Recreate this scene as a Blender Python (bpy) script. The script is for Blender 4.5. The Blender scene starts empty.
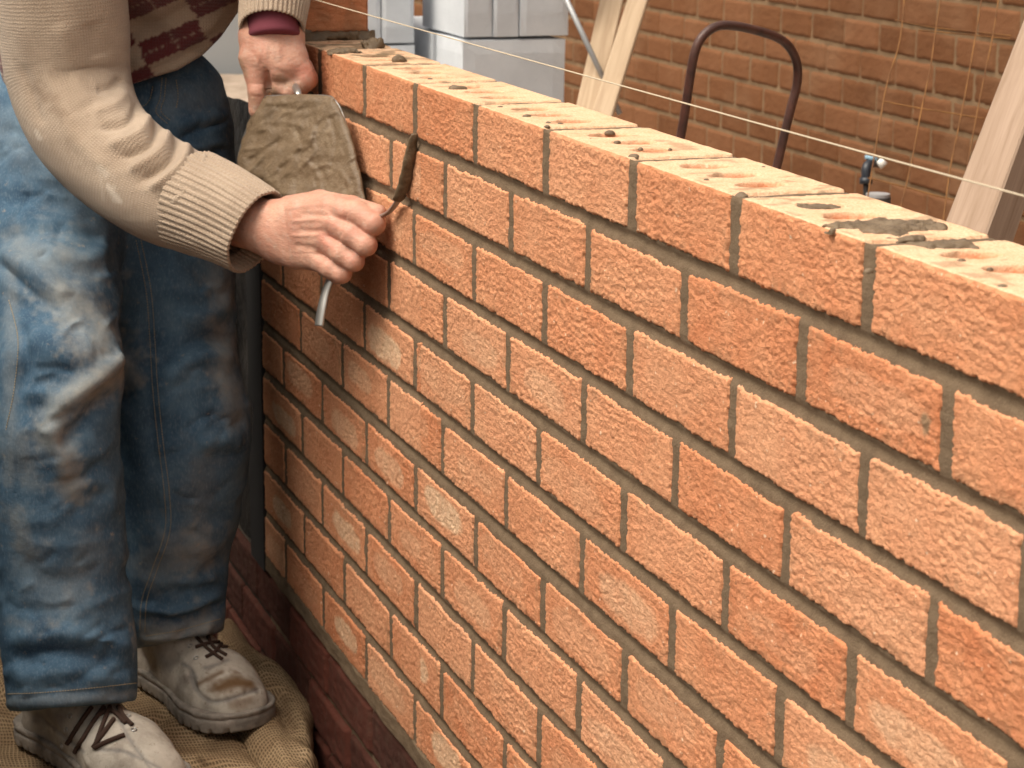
import bpy, math, random
import numpy as np
from mathutils import Vector, Matrix
from mathutils.bvhtree import BVHTree

# ------------------------------------------------------------------ camera, sky, sun, exposure
sc = bpy.context.scene
COL = sc.collection
CAM = np.array([1.4436, -.7667, .278])
YAW, PITCH, ROLL, FPX = -1.2379, -.2322, .0098, 2318.35
_f = np.array([math.sin(YAW)*math.cos(PITCH), math.cos(YAW)*math.cos(PITCH), math.sin(PITCH)])
_r = np.cross(_f, [0, 0, 1]); _r /= np.linalg.norm(_r); _u = np.cross(_r, _f)
R_ = _r*math.cos(ROLL)+_u*math.sin(ROLL); U_ = -_r*math.sin(ROLL)+_u*math.cos(ROLL); F_ = _f
cd = bpy.data.cameras.new('camera'); cam = bpy.data.objects.new('camera', cd); COL.objects.link(cam)
cd.sensor_width = 36; cd.lens = FPX/1024*36; cd.clip_start = .05; cd.clip_end = 3000
cam.matrix_world = Matrix(((R_[0], U_[0], -F_[0], CAM[0]), (R_[1], U_[1], -F_[1], CAM[1]), (R_[2], U_[2], -F_[2], CAM[2]), (0, 0, 0, 1)))
cd.dof.use_dof = True; cd.dof.focus_distance = 2.25; cd.dof.aperture_fstop = 20
sc.camera = cam
SUN_EL, SUN_AZ = math.radians(58), math.radians(169)      # azimuth clockwise from +Y
w = bpy.data.worlds.new('World'); sc.world = w; w.use_nodes = True
nt = w.node_tree; nt.nodes.clear()
sky = nt.nodes.new('ShaderNodeTexSky'); sky.sky_type = 'NISHITA'; sky.sun_disc = False
sky.sun_elevation = SUN_EL; sky.sun_rotation = SUN_AZ; sky.dust_density = 6; sky.air_density = 1.2; sky.ozone_density = .4
hs = nt.nodes.new('ShaderNodeHueSaturation'); hs.inputs['Saturation'].default_value = .25
mul = nt.nodes.new('ShaderNodeMix'); mul.data_type = 'RGBA'; mul.blend_type = 'MULTIPLY'; mul.inputs['Factor'].default_value = 1
mul.inputs['B'].default_value = (1.0, .93, .82, 1)
bgn = nt.nodes.new('ShaderNodeBackground'); bgn.inputs['Strength'].default_value = .148
wo = nt.nodes.new('ShaderNodeOutputWorld')
nt.links.new(sky.outputs[0], hs.inputs['Color']); nt.links.new(hs.outputs[0], mul.inputs['A']); nt.links.new(mul.outputs['Result'], bgn.inputs[0]); nt.links.new(bgn.outputs[0], wo.inputs[0])
sd = bpy.data.lights.new('sun', 'SUN'); sun = bpy.data.objects.new('sun', sd); COL.objects.link(sun)
sd.energy = 1.75; sd.angle = math.radians(42); sd.color = (1, .92, .80)
sdir = Vector((math.sin(SUN_AZ)*math.cos(SUN_EL), math.cos(SUN_AZ)*math.cos(SUN_EL), math.sin(SUN_EL)))
sun.rotation_euler = sdir.to_track_quat('Z', 'Y').to_euler()
sc.view_settings.view_transform = 'Standard'; sc.view_settings.look = 'None'; sc.view_settings.gamma = 1; sc.view_settings.use_curve_mapping = False
sc.view_settings.exposure = .58

# ------------------------------------------------------------------ helpers
def dep(x, y, D): return CAM+(F_+R_*(x-512)/FPX-U_*(y-384)/FPX)*D
def ony(x, y, Y=0.):
    d = F_+R_*(x-512)/FPX-U_*(y-384)/FPX; return CAM+d*(Y-CAM[1])/d[1]
def onz(x, y, Z=0.):
    d = F_+R_*(x-512)/FPX-U_*(y-384)/FPX; return CAM+d*(Z-CAM[2])/d[2]
def proj(V):
    d = V-CAM; z = d@F_
    return np.stack([512+FPX*(d@R_)/z, 384-FPX*(d@U_)/z], 1), z
rng = np.random.default_rng(7)
_T2 = rng.random((8, 256, 256)); _T3 = rng.random((4, 48, 48, 48))
def n2(x, y, s=0):
    xi = np.floor(x).astype(int); yi = np.floor(y).astype(int); fx = x-xi; fy = y-yi
    fx = fx*fx*(3-2*fx); fy = fy*fy*(3-2*fy); T = _T2[s % 8]; o = s*37
    a = T[(xi+o) % 256, (yi+o) % 256]; b = T[(xi+1+o) % 256, (yi+o) % 256]; c = T[(xi+o) % 256, (yi+1+o) % 256]; d = T[(xi+1+o) % 256, (yi+1+o) % 256]
    return (a*(1-fx)+b*fx)*(1-fy)+(c*(1-fx)+d*fx)*fy
def fbm2(x, y, s=0, o=3):
    t = 0; a = .5
    for i in range(o): t = t+a*(n2(x*2**i, y*2**i, s+i)-.5); a *= .5
    return t
def n3(P, sc_, s=0):
    P = P*sc_+s*11.3; i = np.floor(P).astype(int); f = P-i; f = f*f*(3-2*f); T = _T3[s % 4]; r = 0
    for dx in (0, 1):
        for dy in (0, 1):
            for dz in (0, 1):
                wgt = (f[:, 0] if dx else 1-f[:, 0])*(f[:, 1] if dy else 1-f[:, 1])*(f[:, 2] if dz else 1-f[:, 2])
                r = r+wgt*T[(i[:, 0]+dx) % 48, (i[:, 1]+dy) % 48, (i[:, 2]+dz) % 48]
    return r-.5
def sstep(a, b, x):
    t = np.clip((x-a)/(b-a), 0, 1); return t*t*(3-2*t)
def make(name, V, Fq, m, parent=None, smooth=True, attrs=None, uv=None):
    """one mesh object from a vertex array and faces (array of quads/tris, or list)"""
    me = bpy.data.meshes.new(name); V = np.asarray(V, float)
    if isinstance(Fq, np.ndarray):
        k = Fq.shape[1]; n = len(Fq)
        me.vertices.add(len(V)); me.vertices.foreach_set('co', V.astype(np.float32).ravel())
        me.loops.add(n*k); me.loops.foreach_set('vertex_index', Fq.astype(np.int32).ravel())
        me.polygons.add(n); me.polygons.foreach_set('loop_start', np.arange(0, n*k, k, dtype=np.int32))
        me.update(calc_edges=True); me.validate()
    else:
        me.from_pydata([tuple(v) for v in V], [], [tuple(int(i) for i in f) for f in Fq]); me.update()
    me.polygons.foreach_set('use_smooth', np.full(len(me.polygons), smooth, dtype=bool))
    for k_, a in (attrs or {}).items():
        a = np.asarray(a, float)
        if a.ndim == 1: at = me.attributes.new(k_, 'FLOAT', 'POINT'); at.data.foreach_set('value', a.astype(np.float32))
        else: at = me.attributes.new(k_, 'FLOAT_VECTOR', 'POINT'); at.data.foreach_set('vector', a.astype(np.float32).ravel())
    if m is not None: me.materials.append(m)
    o = bpy.data.objects.new(name, me); COL.objects.link(o)
    if parent is not None: o.parent = parent; o.matrix_parent_inverse = Matrix.Translation(-parent_world(parent))
    return o
def parent_world(p):
    return Vector(p.location) if p.parent is None else Vector((0, 0, 0))
def tag(o, label=None, cat=None, group=None, kind=None):
    if label: o['label'] = label
    if cat: o['category'] = cat
    if group: o['group'] = group
    if kind: o['kind'] = kind
    return o
def thing(name, label, cat, loc=(0, 0, 0), group=None):
    o = bpy.data.objects.new(name, None); COL.objects.link(o); o.location = loc; o.empty_display_size = .05
    return tag(o, label, cat, group)
class MB:
    def __init__(s): s.v = []; s.f = []; s.n = 0
    def add(s, V, F):
        s.v.append(np.asarray(V, float)); s.f += [tuple(int(i)+s.n for i in f) for f in F]; s.n += len(V); return s
    def box(s, lo, hi, rot=None, c=None):
        lo = np.array(lo, float); hi = np.array(hi, float)
        V = np.array([[a, b, d] for a in (lo[0], hi[0]) for b in (lo[1], hi[1]) for d in (lo[2], hi[2])])
        if rot is not None: V = V@np.array(rot).T+np.array(c)
        return s.add(V, [(0, 1, 3, 2), (4, 6, 7, 5), (0, 4, 5, 1), (2, 3, 7, 6), (0, 2, 6, 4), (1, 5, 7, 3)])
    def tube(s, P, r, n=10, flat=None, cap=True):
        V, F = tube_geo(P, r, n, flat, cap); return s.add(V, F)
    def build(s, name, m, parent=None, smooth=False): return make(name, np.concatenate(s.v), s.f, m, parent, smooth)
def spline(P, n):
    P = np.asarray(P, float); m = len(P)
    if m < 3: t = np.linspace(0, 1, n)[:, None]; return P[0]*(1-t)+P[-1]*t
    t = np.linspace(0, m-1-1e-9, n); i = t.astype(int); f = (t-i)[:, None]
    g = lambda k: P[np.clip(k, 0, m-1)]
    a, b, c, d = g(i-1), g(i), g(i+1), g(i+2)
    return .5*((2*b)+(-a+c)*f+(2*a-5*b+4*c-d)*f**2+(-a+3*b-3*c+d)*f**3)
def frames(P):
    P = np.asarray(P, float); T = np.gradient(P, axis=0); T /= np.linalg.norm(T, axis=1)[:, None]+1e-12
    A = np.zeros_like(P); a = np.cross(T[0], [0, 0, 1.])
    if np.linalg.norm(a) < .1: a = np.cross(T[0], [0, 1., 0])
    a /= np.linalg.norm(a)
    for i in range(len(P)):
        a = a-T[i]*(a@T[i]); a /= np.linalg.norm(a); A[i] = a
    return T, A, np.cross(T, A)
def tube_geo(P, r, n=10, flat=None, cap=True):
    P = np.asarray(P, float); m = len(P); r = np.broadcast_to(np.asarray(r, float), (m,))
    T, A, B = frames(P); th = np.arange(n)/n*2*math.pi
    fl = 1 if flat is None else flat
    V = (P[:, None]+A[:, None]*(np.cos(th)[None, :, None]*r[:, None, None])+B[:, None]*(np.sin(th)[None, :, None]*r[:, None, None]*fl)).reshape(-1, 3)
    F = [(i*n+j, i*n+(j+1) % n, (i+1)*n+(j+1) % n, (i+1)*n+j) for i in range(m-1) for j in range(n)]
    if cap: F += [tuple(range(n-1, -1, -1)), tuple((m-1)*n+j for j in range(n))]
    return V, F
# --- materials
def mat(name, base=(.5, .5, .5), rough=.8, spec=.3, metal=0):
    m = bpy.data.materials.new(name); m.use_nodes = True; b = m.node_tree.nodes['Principled BSDF']
    b.inputs['Base Color'].default_value = (*base, 1); b.inputs['Roughness'].default_value = rough
    b.inputs['Specular IOR Level'].default_value = spec; b.inputs['Metallic'].default_value = metal
    return m
class NG:
    """small node-graph writer"""
    def __init__(s, m): s.m = m; s.t = m.node_tree; s.b = s.t.nodes['Principled BSDF']
    def n(s, ty, **kw):
        x = s.t.nodes.new(ty)
        for k, v in kw.items(): setattr(x, k, v)
        return x
    def l(s, a, b): s.t.links.new(a, b)
    def coord(s, scale=(1, 1, 1), attr=None):
        if attr: c = s.n('ShaderNodeAttribute', attribute_name=attr).outputs['Vector']
        else: c = s.n('ShaderNodeTexCoord').outputs['Object']
        mp = s.n('ShaderNodeMapping'); mp.inputs['Scale'].default_value = scale; s.l(c, mp.inputs[0]); return mp.outputs[0]
    def noise(s, scale, det=3, rough=.5, vec=None, dist=0):
        x = s.n('ShaderNodeTexNoise'); x.inputs['Scale'].default_value = scale; x.inputs['Detail'].default_value = det; x.inputs['Roughness'].default_value = rough; x.inputs['Distortion'].default_value = dist
        s.l(vec if vec is not None else s.coord(), x.inputs['Vector']); return x.outputs[0]
    def attr(s, name): return s.n('ShaderNodeAttribute', attribute_name=name).outputs['Fac']
    def ramp(s, fac, stops):
        x = s.n('ShaderNodeValToRGB'); e = x.color_ramp.elements
        while len(e) < len(stops): e.new(.5)
        for i, (p, c) in enumerate(stops): e[i].position = p; e[i].color = (*c, 1) if len(c) == 3 else c
        s.l(fac, x.inputs[0]); return x.outputs[0]
    def rng(s, fac, a, b, lo=0, hi=1):
        x = s.n('ShaderNodeMapRange'); x.inputs[1].default_value = a; x.inputs[2].default_value = b; x.inputs[3].default_value = lo; x.inputs[4].default_value = hi
        s.l(fac, x.inputs[0]); return x.outputs[0]
    def mix(s, fac, a, b, mode='MIX'):
        x = s.n('ShaderNodeMix', data_type='RGBA', blend_type=mode)
        for sock, v in ((x.inputs['Factor'], fac), (x.inputs['A'], a), (x.inputs['B'], b)):
            if isinstance(v, (int, float)): sock.default_value = v
            elif isinstance(v, tuple): sock.default_value = (*v, 1)
            else: s.l(v, sock)
        return x.outputs['Result']
    def math(s, op, a, b=0.):
        x = s.n('ShaderNodeMath', operation=op)
        for sock, v in ((x.inputs[0], a), (x.inputs[1], b)):
            if isinstance(v, (int, float)): sock.default_value = v
            else: s.l(v, sock)
        return x.outputs[0]
    def color(s, c): s.l(c, s.b.inputs['Base Color'])
    def bump(s, h, dist=.001, strength=1., prev=None):
        x = s.n('ShaderNodeBump'); x.inputs['Distance'].default_value = dist; x.inputs['Strength'].default_value = strength
        s.l(h, x.inputs['Height'])
        if prev is not None: s.l(prev, x.inputs['Normal'])
        s.l(x.outputs[0], s.b.inputs['Normal']); return x.outputs[0]
M = {}
m = M['brick'] = mat('orange brick', rough=.95, spec=.12); g = NG(m)
tone = g.attr('tone'); pale = g.attr('pale')
c = g.ramp(tone, [(0, (.56, .175, .075)), (.5, (.67, .275, .142)), (1, (.75, .375, .22))])
big = g.noise(22, 4, .6); c = g.mix(g.rng(big, .3, .7, .1, .5), c, (.76, .41, .235)); big2 = g.noise(7, 4, .6); c = g.mix(g.rng(big2, .5, .8, 0, .3), c, (.44, .13, .05))
c = g.mix(pale, c, (.80, .56, .37))
fine = g.noise(560, 3, .75, vec=g.coord((.55, .8, 1.25))); c = g.mix(g.rng(fine, .42, .66, 0, .42), c, (.40, .15, .055))  # fine dark speckle, strong enough to paint shade into the surface pits
sp = g.noise(160, 2, .5); c = g.mix(g.rng(sp, .70, .74, 0, .7), c, (.85, .66, .48))
sp2 = g.noise(120, 2, .5, vec=g.coord((1, 1.3, 1.1))); c = g.mix(g.rng(sp2, .74, .78, 0, .7), c, (.16, .09, .05))
c = g.mix(g.attr('smear'), c, (.24, .165, .10))
g.color(c)
saw = g.n('ShaderNodeTexWave', wave_type='BANDS', bands_direction='Z', wave_profile='SAW'); saw.inputs['Scale'].default_value = 100; saw.inputs['Distortion'].default_value = 5; saw.inputs['Detail'].default_value = 4; saw.inputs['Detail Scale'].default_value = 1.3; saw.inputs['Detail Roughness'].default_value = .65
g.l(g.coord((1, 1, 1)), saw.inputs['Vector']); sm_ = g.math('MULTIPLY', saw.outputs[1], g.rng(g.noise(120, 3, .6), .35, .65, .15, 1))
bp_ = g.bump(sm_, .0010, .8); bp_ = g.bump(fine, .0016, .9, bp_); bp_ = g.bump(g.noise(1300, 2, .7), .0005, .7, bp_)
m = M['mortar'] = mat('damp brown mortar', rough=.8, spec=.3); g = NG(m)
n_ = g.noise(60, 4, .6); c = g.ramp(n_, [(.25, (.112, .075, .045)), (.75, (.178, .125, .078))])
c = g.mix(g.rng(g.noise(700, 2), .55, .75, 0, .5), c, (.24, .175, .115)); g.color(c)
g.bump(g.noise(420, 4, .7), .0018, .8)
m = M['engbrick'] = mat('dark red base brick', rough=.9, spec=.2); g = NG(m)
c = g.ramp(g.attr('tone'), [(0, (.045, .018, .013)), (1, (.12, .036, .024))]); c = g.mix(g.rng(g.noise(60, 4), .5, .8, 0, .6), c, (.09, .055, .04)); g.color(c)
g.bump(g.noise(300, 4, .65), .0015, .7)
m = M['rearbrick'] = mat('brown orange brick of house wall', rough=.95, spec=.1); g = NG(m)
c = g.ramp(g.attr('tone'), [(0, (.105, .045, .020)), (.5, (.148, .064, .029)), (1, (.19, .087, .043))])
c = g.mix(g.rng(g.noise(35, 5, .6), .4, .75, 0, .5), c, (.15, .07, .034)); c = g.mix(g.rng(g.noise(5, 2), .5, .8, 0, .25), c, (.28, .18, .11)); g.color(c)
g.bump(g.noise(150, 4, .6), .003, .7)
m = M['rearmortar'] = mat('dull tan pointing', rough=.95, spec=.1); g = NG(m)
g.color(g.ramp(g.noise(20, 4), [(.3, (.15, .098, .058)), (.7, (.22, .145, .085))])); g.bump(g.noise(200, 3), .002, .6)

# ------------------------------------------------------------------ brickwork sheets
def grid_faces(nx, ny, keep=None):
    i, j = np.meshgrid(np.arange(nx-1), np.arange(ny-1), indexing='ij')
    if keep is not None: i = i[keep]; j = j[keep]
    i = i.ravel(); j = j.ravel()
    return np.stack([i*ny+j, (i+1)*ny+j, (i+1)*ny+j+1, i*ny+j+1], 1)
def compact(V, F, A):
    used = np.zeros(len(V), bool); used[F.ravel()] = True; idx = np.cumsum(used)-1
    return V[used], idx[F], {k: a[used] for k, a in A.items()}
PERP = {0: {0: -.0105, -1: -1.028, -2: -2.012, -3: -3.016, -4: -4.01, -5: -5.005, -6: -5.98, -7: -6.975},
 1: {1: .52, 0: -.456, -1: -1.475, -2: -2.485, -3: -3.476, -4: -4.486, -5: -5.454}, 2: {0: .018, -1: -1.003, -2: -2.0, -3: -3.005, -4: -4.014, -5: -5.023, 1: 1.},
 3: {1: .5, 0: -.523, -1: -1.509, -2: -2.50, -3: -3.498, -4: -4.479, -5: -5.5}, 4: {0: -.006, -1: -1.008, -2: -2.023, -3: -3.058, -4: -4.033},
 5: {0: -.516, -1: -1.50, -2: -2.494, -3: -3.508}, 6: {-2: -1.984, -3: -2.98, -4: -3.957}}
rr = np.random.default_rng(3)
def perps(row, x0, x1):
    """list of joint centres (m) in a course"""
    out = []; half = row % 2
    for k in range(-14, 8):
        v = PERP.get(row, {}).get(k, (k-.5 if half else k)+rr.uniform(-.02, .02))
        if half and row in PERP and k in PERP[row]: v = PERP[row][k]
        out.append(v*.225)
    out = [o for o in sorted(out) if x0+.03 < o < x1-.03]
    return [x0-.007]+out+[x1+.007]
def brick_sheet(xs, rows, x0, x1, top=True, pw=.0183, tw=.0215):
    """unrolled face + top of the wall; returns brick geometry. s<0: down the face, s>0: back over the top"""
    sfront = []
    zlo = -(rows*.075)+.004
    step = xs[1]-xs[0]
    s = np.arange(zlo, 0, 1.45e-3 if step < .0016 else 2.0e-3)
    if top: s = np.concatenate([s, np.arange(0, .1015, 1.7e-3), [.1015, .103, .106, .12]])
    X, S = np.meshgrid(xs, s, indexing='ij')
    rag = fbm2(X*260, S*300, 1, 3)*.0045+fbm2(X*45, S*60, 3, 2)*.004
    d = np.full(X.shape, -1.); tone = np.zeros(X.shape); pale = np.zeros(X.shape); cen = np.zeros(X.shape)
    for r in range(rows):
        zt = -(r*.075)-(0 if r == 0 else .0025)+rr.uniform(-.0008, .0008); zb = -(r*.075+.065)+.0025+rr.uniform(-.0008, .0008)
        if r == 6: zt -= .004
        if r == 0: zt = 9
        P = perps(r, x0, x1); wdt = tw if r == 0 else pw
        rowm = (S <= -(r*.075)+.006 if r else S <= 10) & (S > -(r*.075+.073))
        for a, b in zip(P[:-1], P[1:]):
            sel = rowm & (X > a-.002) & (X < b+.002)
            ii = np.where(sel.any(1))[0]
            if not len(ii): rr.random(6); continue
            sl = slice(ii[0], ii[-1]+1); Xs = X[sl]; Ss = S[sl]; m_ = sel[sl]
            sk = rr.uniform(-.0012, .0012); al = a+wdt/2+rr.uniform(-.0015, .0015); be = b-wdt/2+rr.uniform(-.0015, .0015)
            dz = np.minimum((zt-Ss), (Ss-zb)+sk*(Xs-a)/.1) if r else (Ss-zb)
            if r: dz = np.minimum(zt+sk*(Xs-a)/.1-Ss, Ss-zb)
            dd = np.minimum(np.minimum(Xs-al, be-Xs), dz)
            # mortar is flush with the top bed, so narrow the joints there
            t0 = rr.uniform(.1, 1); cx = (al+be)/2+rr.uniform(-.02, .02); cz = (zb+(zt if r else -.0))/2+rr.uniform(-.006, .006)
            q = ((Xs-cx)/rr.uniform(.06, .085))**4+((np.minimum(Ss, 0)-cz)/rr.uniform(.014, .02))**2 if rr.random() > .0 else 0
            pm = rr.choice([0, .12, .3, .8], p=[.4, .3, .18, .12])*(1 if r > 2 else .25)
            if r in (4, 5, 6): pm = min(.85, pm*1.5)
            pl = sstep(1.25, .55, q+fbm2(Xs*60, Ss*60, 5, 2)*.9)*pm
            d[sl][m_] = dd[m_]; tone[sl][m_] = t0; pale[sl][m_] = pl[m_]
            cen[sl][m_] = sstep(.002, .014, dd)[m_]
    d2 = d+rag
    body = sstep(-.0008, .0010, d2)
    fr = S <= 0
    # wire-cut drag texture: torn, wavy, roughly horizontal ripples
    wv = X*70+4*fbm2(X*25, S*25, 2, 2)
    rip = n2(X*120+3*fbm2(X*90, S*90, 2, 2), S*500+5*fbm2(X*90, S*90, 4, 2), 6); rip = sstep(.2, .75, rip)
    rip2 = n2(X*330, S*680, 2)
    patch = .45+.75*n2(X*14+5, S*22, 5)
    h_front = ((rip-.5)*.0009+(rip2-.5)*.0013)*patch+fbm2(X*8, S*14, 6, 3)*.0016
    h_front = np.maximum(h_front+.0010, .0001)
    h_top = fbm2(X*60, S*60, 2, 4)*.0024+fbm2(X*9, S*12, 3, 2)*.003
    smear = np.zeros(X.shape)
    if top:
        hol = np.zeros(X.shape)
        P0 = perps(0, x0, x1)
        P0 = [x0]+[v*.225 for k, v in sorted(PERP[0].items())]+[.225*1.0, .45, .675]
        for a, b in zip(P0[:-1], P0[1:]):
            for q in (.26, .5, .75):
                hx = a+(b-a)*q+rr.uniform(-.003, .003); hy = .046+rr.uniform(-.003, .003)
                rad = np.sqrt(((X-hx)/.0150)**2+((S-hy)/.022)**2)+fbm2(X*90, S*90, 7, 2)*.45
                hol = np.maximum(hol, sstep(1.03, .86, rad)*rr.uniform(.75, 1))
        h_top = h_top*.32-hol*.0085; tone = np.where(S > 0, .7-.6*hol, tone); pale = np.where(S > 0, .72+.3*n2(X*30, S*30, 2)+.4*(n2(X*350, S*350, 4)-.4)-1.3*hol, pale)  # top face coloured paler, painting in the light from above
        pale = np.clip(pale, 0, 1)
        smear = np.where(S > .004, sstep(.60, .78, n2(X*40, S*28, 4)*.75+n2(X*120, S*120, 5)*.35)*.85*sstep(-1.0, -1.6, X)+sstep(.69, .82, n2(X*75, S*50, 1)*.8+n2(X*200, S*180, 5)*.25)*.5, 0)
    smear = smear+np.where(fr, sstep(.60, .8, n2(X*28, S*30, 1)*.6+n2(X*160, S*160, 4)*.45)*.28*sstep(.016, .004, d), 0)
    edge = np.exp(-(d2/.003)**2)*.0008*(n2(X*300, S*300, 3)-.7)
    h = np.where(fr, h_front, h_top)*sstep(0, .004, np.abs(S)+.002)+edge
    bev = np.where(fr, sstep(0, .004, -S), sstep(0, .004, S))
    h = h*1.0-(1-bev)*(.0004+.0014*n2(X*110, 0*X, 3))
    h = h*body-(1-body)*.0045
    ny = np.where(fr, -1., 0); nz = np.where(fr, 0., 1.)
    c = sstep(-.004, .004, S); ny = -(1-c); nz = c; ln = np.sqrt(ny**2+nz**2); ny /= ln; nz /= ln
    Y = np.where(fr, 0, np.minimum(S, .1025)); Z = np.where(fr, S, np.where(S > .1015, -(S-.1015)*8, 0))
    nzz = np.where(S > .1015, 0, nz)
    V = np.stack([X, Y+ny*h, Z+nzz*h], -1).reshape(-1, 3)
    dm = d2 > -.0022
    keep = dm[:-1, :-1] | dm[1:, :-1] | dm[:-1, 1:] | dm[1:, 1:]
    F = grid_faces(*X.shape, keep)
    smear = smear+.9*fr*sstep(1.3, .5, np.sqrt(((X-(.090))/.006)**2+((S-(-.1085))/.010)**2)+fbm2(X*150, S*150, 2, 3)*1.6)
    A = {'tone': (tone*.75+.25*n2(X*18, S*40, 2)).ravel(), 'pale': (pale*(.7+.5*n2(X*90, S*90, 1))).ravel(), 'smear': np.clip(smear, 0, 1).ravel()}
    return compact(V, F, A)
WX0, WX1 = -1.938, .9
def joint_profile(X, S, rows, x0, x1, pw, tw):
    """depth of the struck mortar between the bricks (0 = face)"""
    rs = np.random.default_rng(3)
    dist = np.full(X.shape, 1.)
    for r in range(rows+1):
        dist = np.minimum(dist, np.abs(S+(r*.075-.005))) if r else dist
    return dist
# ------------------------------------------------------------------ organic modelling: signed distances + surface nets
def smin(a, b, k):
    h = np.clip(.5+.5*(b-a)/k, 0, 1); return b*(1-h)+a*h-k*h*(1-h)
def cap(P, a, b, ra, rb):
    a = np.asarray(a); b = np.asarray(b); ab = b-a; t = np.clip(((P-a)@ab)/(ab@ab+1e-12), 0, 1)
    return np.linalg.norm(P-a-t[:, None]*ab, axis=1)-(ra+(rb-ra)*t)
def chain(P, pts, rs, k=.01):
    d = None
    for i in range(len(pts)-1):
        c = cap(P, pts[i], pts[i+1], rs[i], rs[i+1]); d = c if d is None else smin(d, c, k)
    return d
def ell(P, c, r, ax=None):
    q = P-np.asarray(c)
    if ax is not None: q = q@np.asarray(ax).T
    q = q/np.asarray(r); l = np.linalg.norm(q, axis=1)+1e-9; return (l-1)*min(r)*(.5+.5*l**-1*1)
def nets(fn, lo, hi, h):
    lo = np.array(lo, float); hi = np.array(hi, float); n = np.ceil((hi-lo)/h).astype(int)+1
    ax = [lo[i]+h*np.arange(n[i]) for i in range(3)]
    G = np.stack(np.meshgrid(*ax, indexing='ij'), -1).reshape(-1, 3)
    # coarse pass first, fine evaluation only near the surface
    m = np.ceil(n/4).astype(int)+1; cx_ = [lo[i]+h*4*np.arange(m[i]) for i in range(3)]
    C = fn(np.stack(np.meshgrid(*cx_, indexing='ij'), -1).reshape(-1, 3)).reshape(m)
    near = np.abs(C) < h*4*2.4; nz_ = near.copy()
    for a in range(3): nz_ |= np.roll(near, 1, a) | np.roll(near, -1, a)
    ii = [np.minimum((np.arange(n[i])+2)//4, m[i]-1) for i in range(3)]
    v = C[np.ix_(*ii)].ravel().copy(); w_ = np.where(nz_[np.ix_(*ii)].ravel())[0]
    for i in range(0, len(w_), 400000): v[w_[i:i+400000]] = fn(G[w_[i:i+400000]])
    v = v.reshape(n)
    cnt = np.zeros(n-1); acc = np.zeros((*(n-1), 3)); base = np.stack(np.meshgrid(*[np.arange(k-1) for k in n], indexing='ij'), -1).astype(float)
    for a in range(3):
        o = [i for i in range(3) if i != a]
        for p in (0, 1):
            for q in (0, 1):
                s0 = [slice(0, -1)]*3; s1 = [slice(0, -1)]*3
                s0[o[0]] = slice(p, n[o[0]]-1+p); s0[o[1]] = slice(q, n[o[1]]-1+q); s1[o[0]] = s0[o[0]]; s1[o[1]] = s0[o[1]]; s1[a] = slice(1, None)
                A = v[tuple(s0)]; B = v[tuple(s1)]; c = (A < 0) != (B < 0); t = np.where(c, A/(A-B+1e-15), 0)
                cnt += c; off = np.zeros((*(n-1), 3)); off[..., a] = t; off[..., o[0]] = p; off[..., o[1]] = q
                acc += np.where(c[..., None], base+off, 0)
    act = cnt > 0; idx = -np.ones(n-1, int); idx[act] = np.arange(act.sum()); V = lo+h*(acc[act]/cnt[act][:, None])
    Fs = []
    for a in range(3):
        o = [(a+1) % 3, (a+2) % 3]; s0 = [slice(1, n[i]-1) for i in range(3)]; s0[a] = slice(0, n[a]-1); s1 = list(s0); s1[a] = slice(1, n[a])
        A = v[tuple(s0)] < 0; B = v[tuple(s1)] < 0; c = A != B; I = np.argwhere(c)+np.array([0 if i == a else 1 for i in range(3)])
        fl = A[c]
        def id_(du, dv):
            J = I.copy(); J[:, o[0]] += du; J[:, o[1]] += dv; return idx[J[:, 0], J[:, 1], J[:, 2]]
        q = np.stack([id_(-1, -1), id_(0, -1), id_(0, 0), id_(-1, 0)], 1); q[~fl] = q[~fl][:, ::-1]; Fs.append(q)
    F = np.concatenate(Fs); F = F[(F >= 0).all(1)]
    return V, F
def vnorm(V, F):
    N = np.zeros_like(V); a = V[F[:, 0]]; c = V[F[:, 2]]; b = V[F[:, 1]]; d = V[F[:, 3]] if F.shape[1] > 3 else a
    f = np.cross(c-a, d-b) if F.shape[1] > 3 else np.cross(b-a, c-a)
    for i in range(F.shape[1]): np.add.at(N, F[:, i], f)
    return N/(np.linalg.norm(N, axis=1)[:, None]+1e-12)
def relax(V, F, it=2, lam=.5):
    e = np.concatenate([F[:, [i, (i+1) % F.shape[1]]] for i in range(F.shape[1])])
    for _ in range(it):
        S = np.zeros_like(V); c = np.zeros(len(V)); np.add.at(S, e[:, 0], V[e[:, 1]]); np.add.at(c, e[:, 0], 1); np.add.at(S, e[:, 1], V[e[:, 0]]); np.add.at(c, e[:, 1], 1)
        V = V+lam*(S/np.maximum(c, 1)[:, None]-V)
    return V
def pdist(Q, pts):
    """distance of 2-D points to a polyline, and position along it (0..1)"""
    pts = np.asarray(pts, float)
    if len(pts) > 2: pts = spline(pts, len(pts)*5)
    best = np.full(len(Q), 1e9); tt = np.zeros(len(Q)); m = len(pts)-1
    for i in range(m):
        a, b = pts[i], pts[i+1]; ab = b-a; t = np.clip(((Q-a)@ab)/(ab@ab+1e-9), 0, 1); d = np.linalg.norm(Q-a-t[:, None]*ab, axis=1)
        s_ = d < best; best[s_] = d[s_]; tt[s_] = (i+t[s_])/m
    return best, tt
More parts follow.
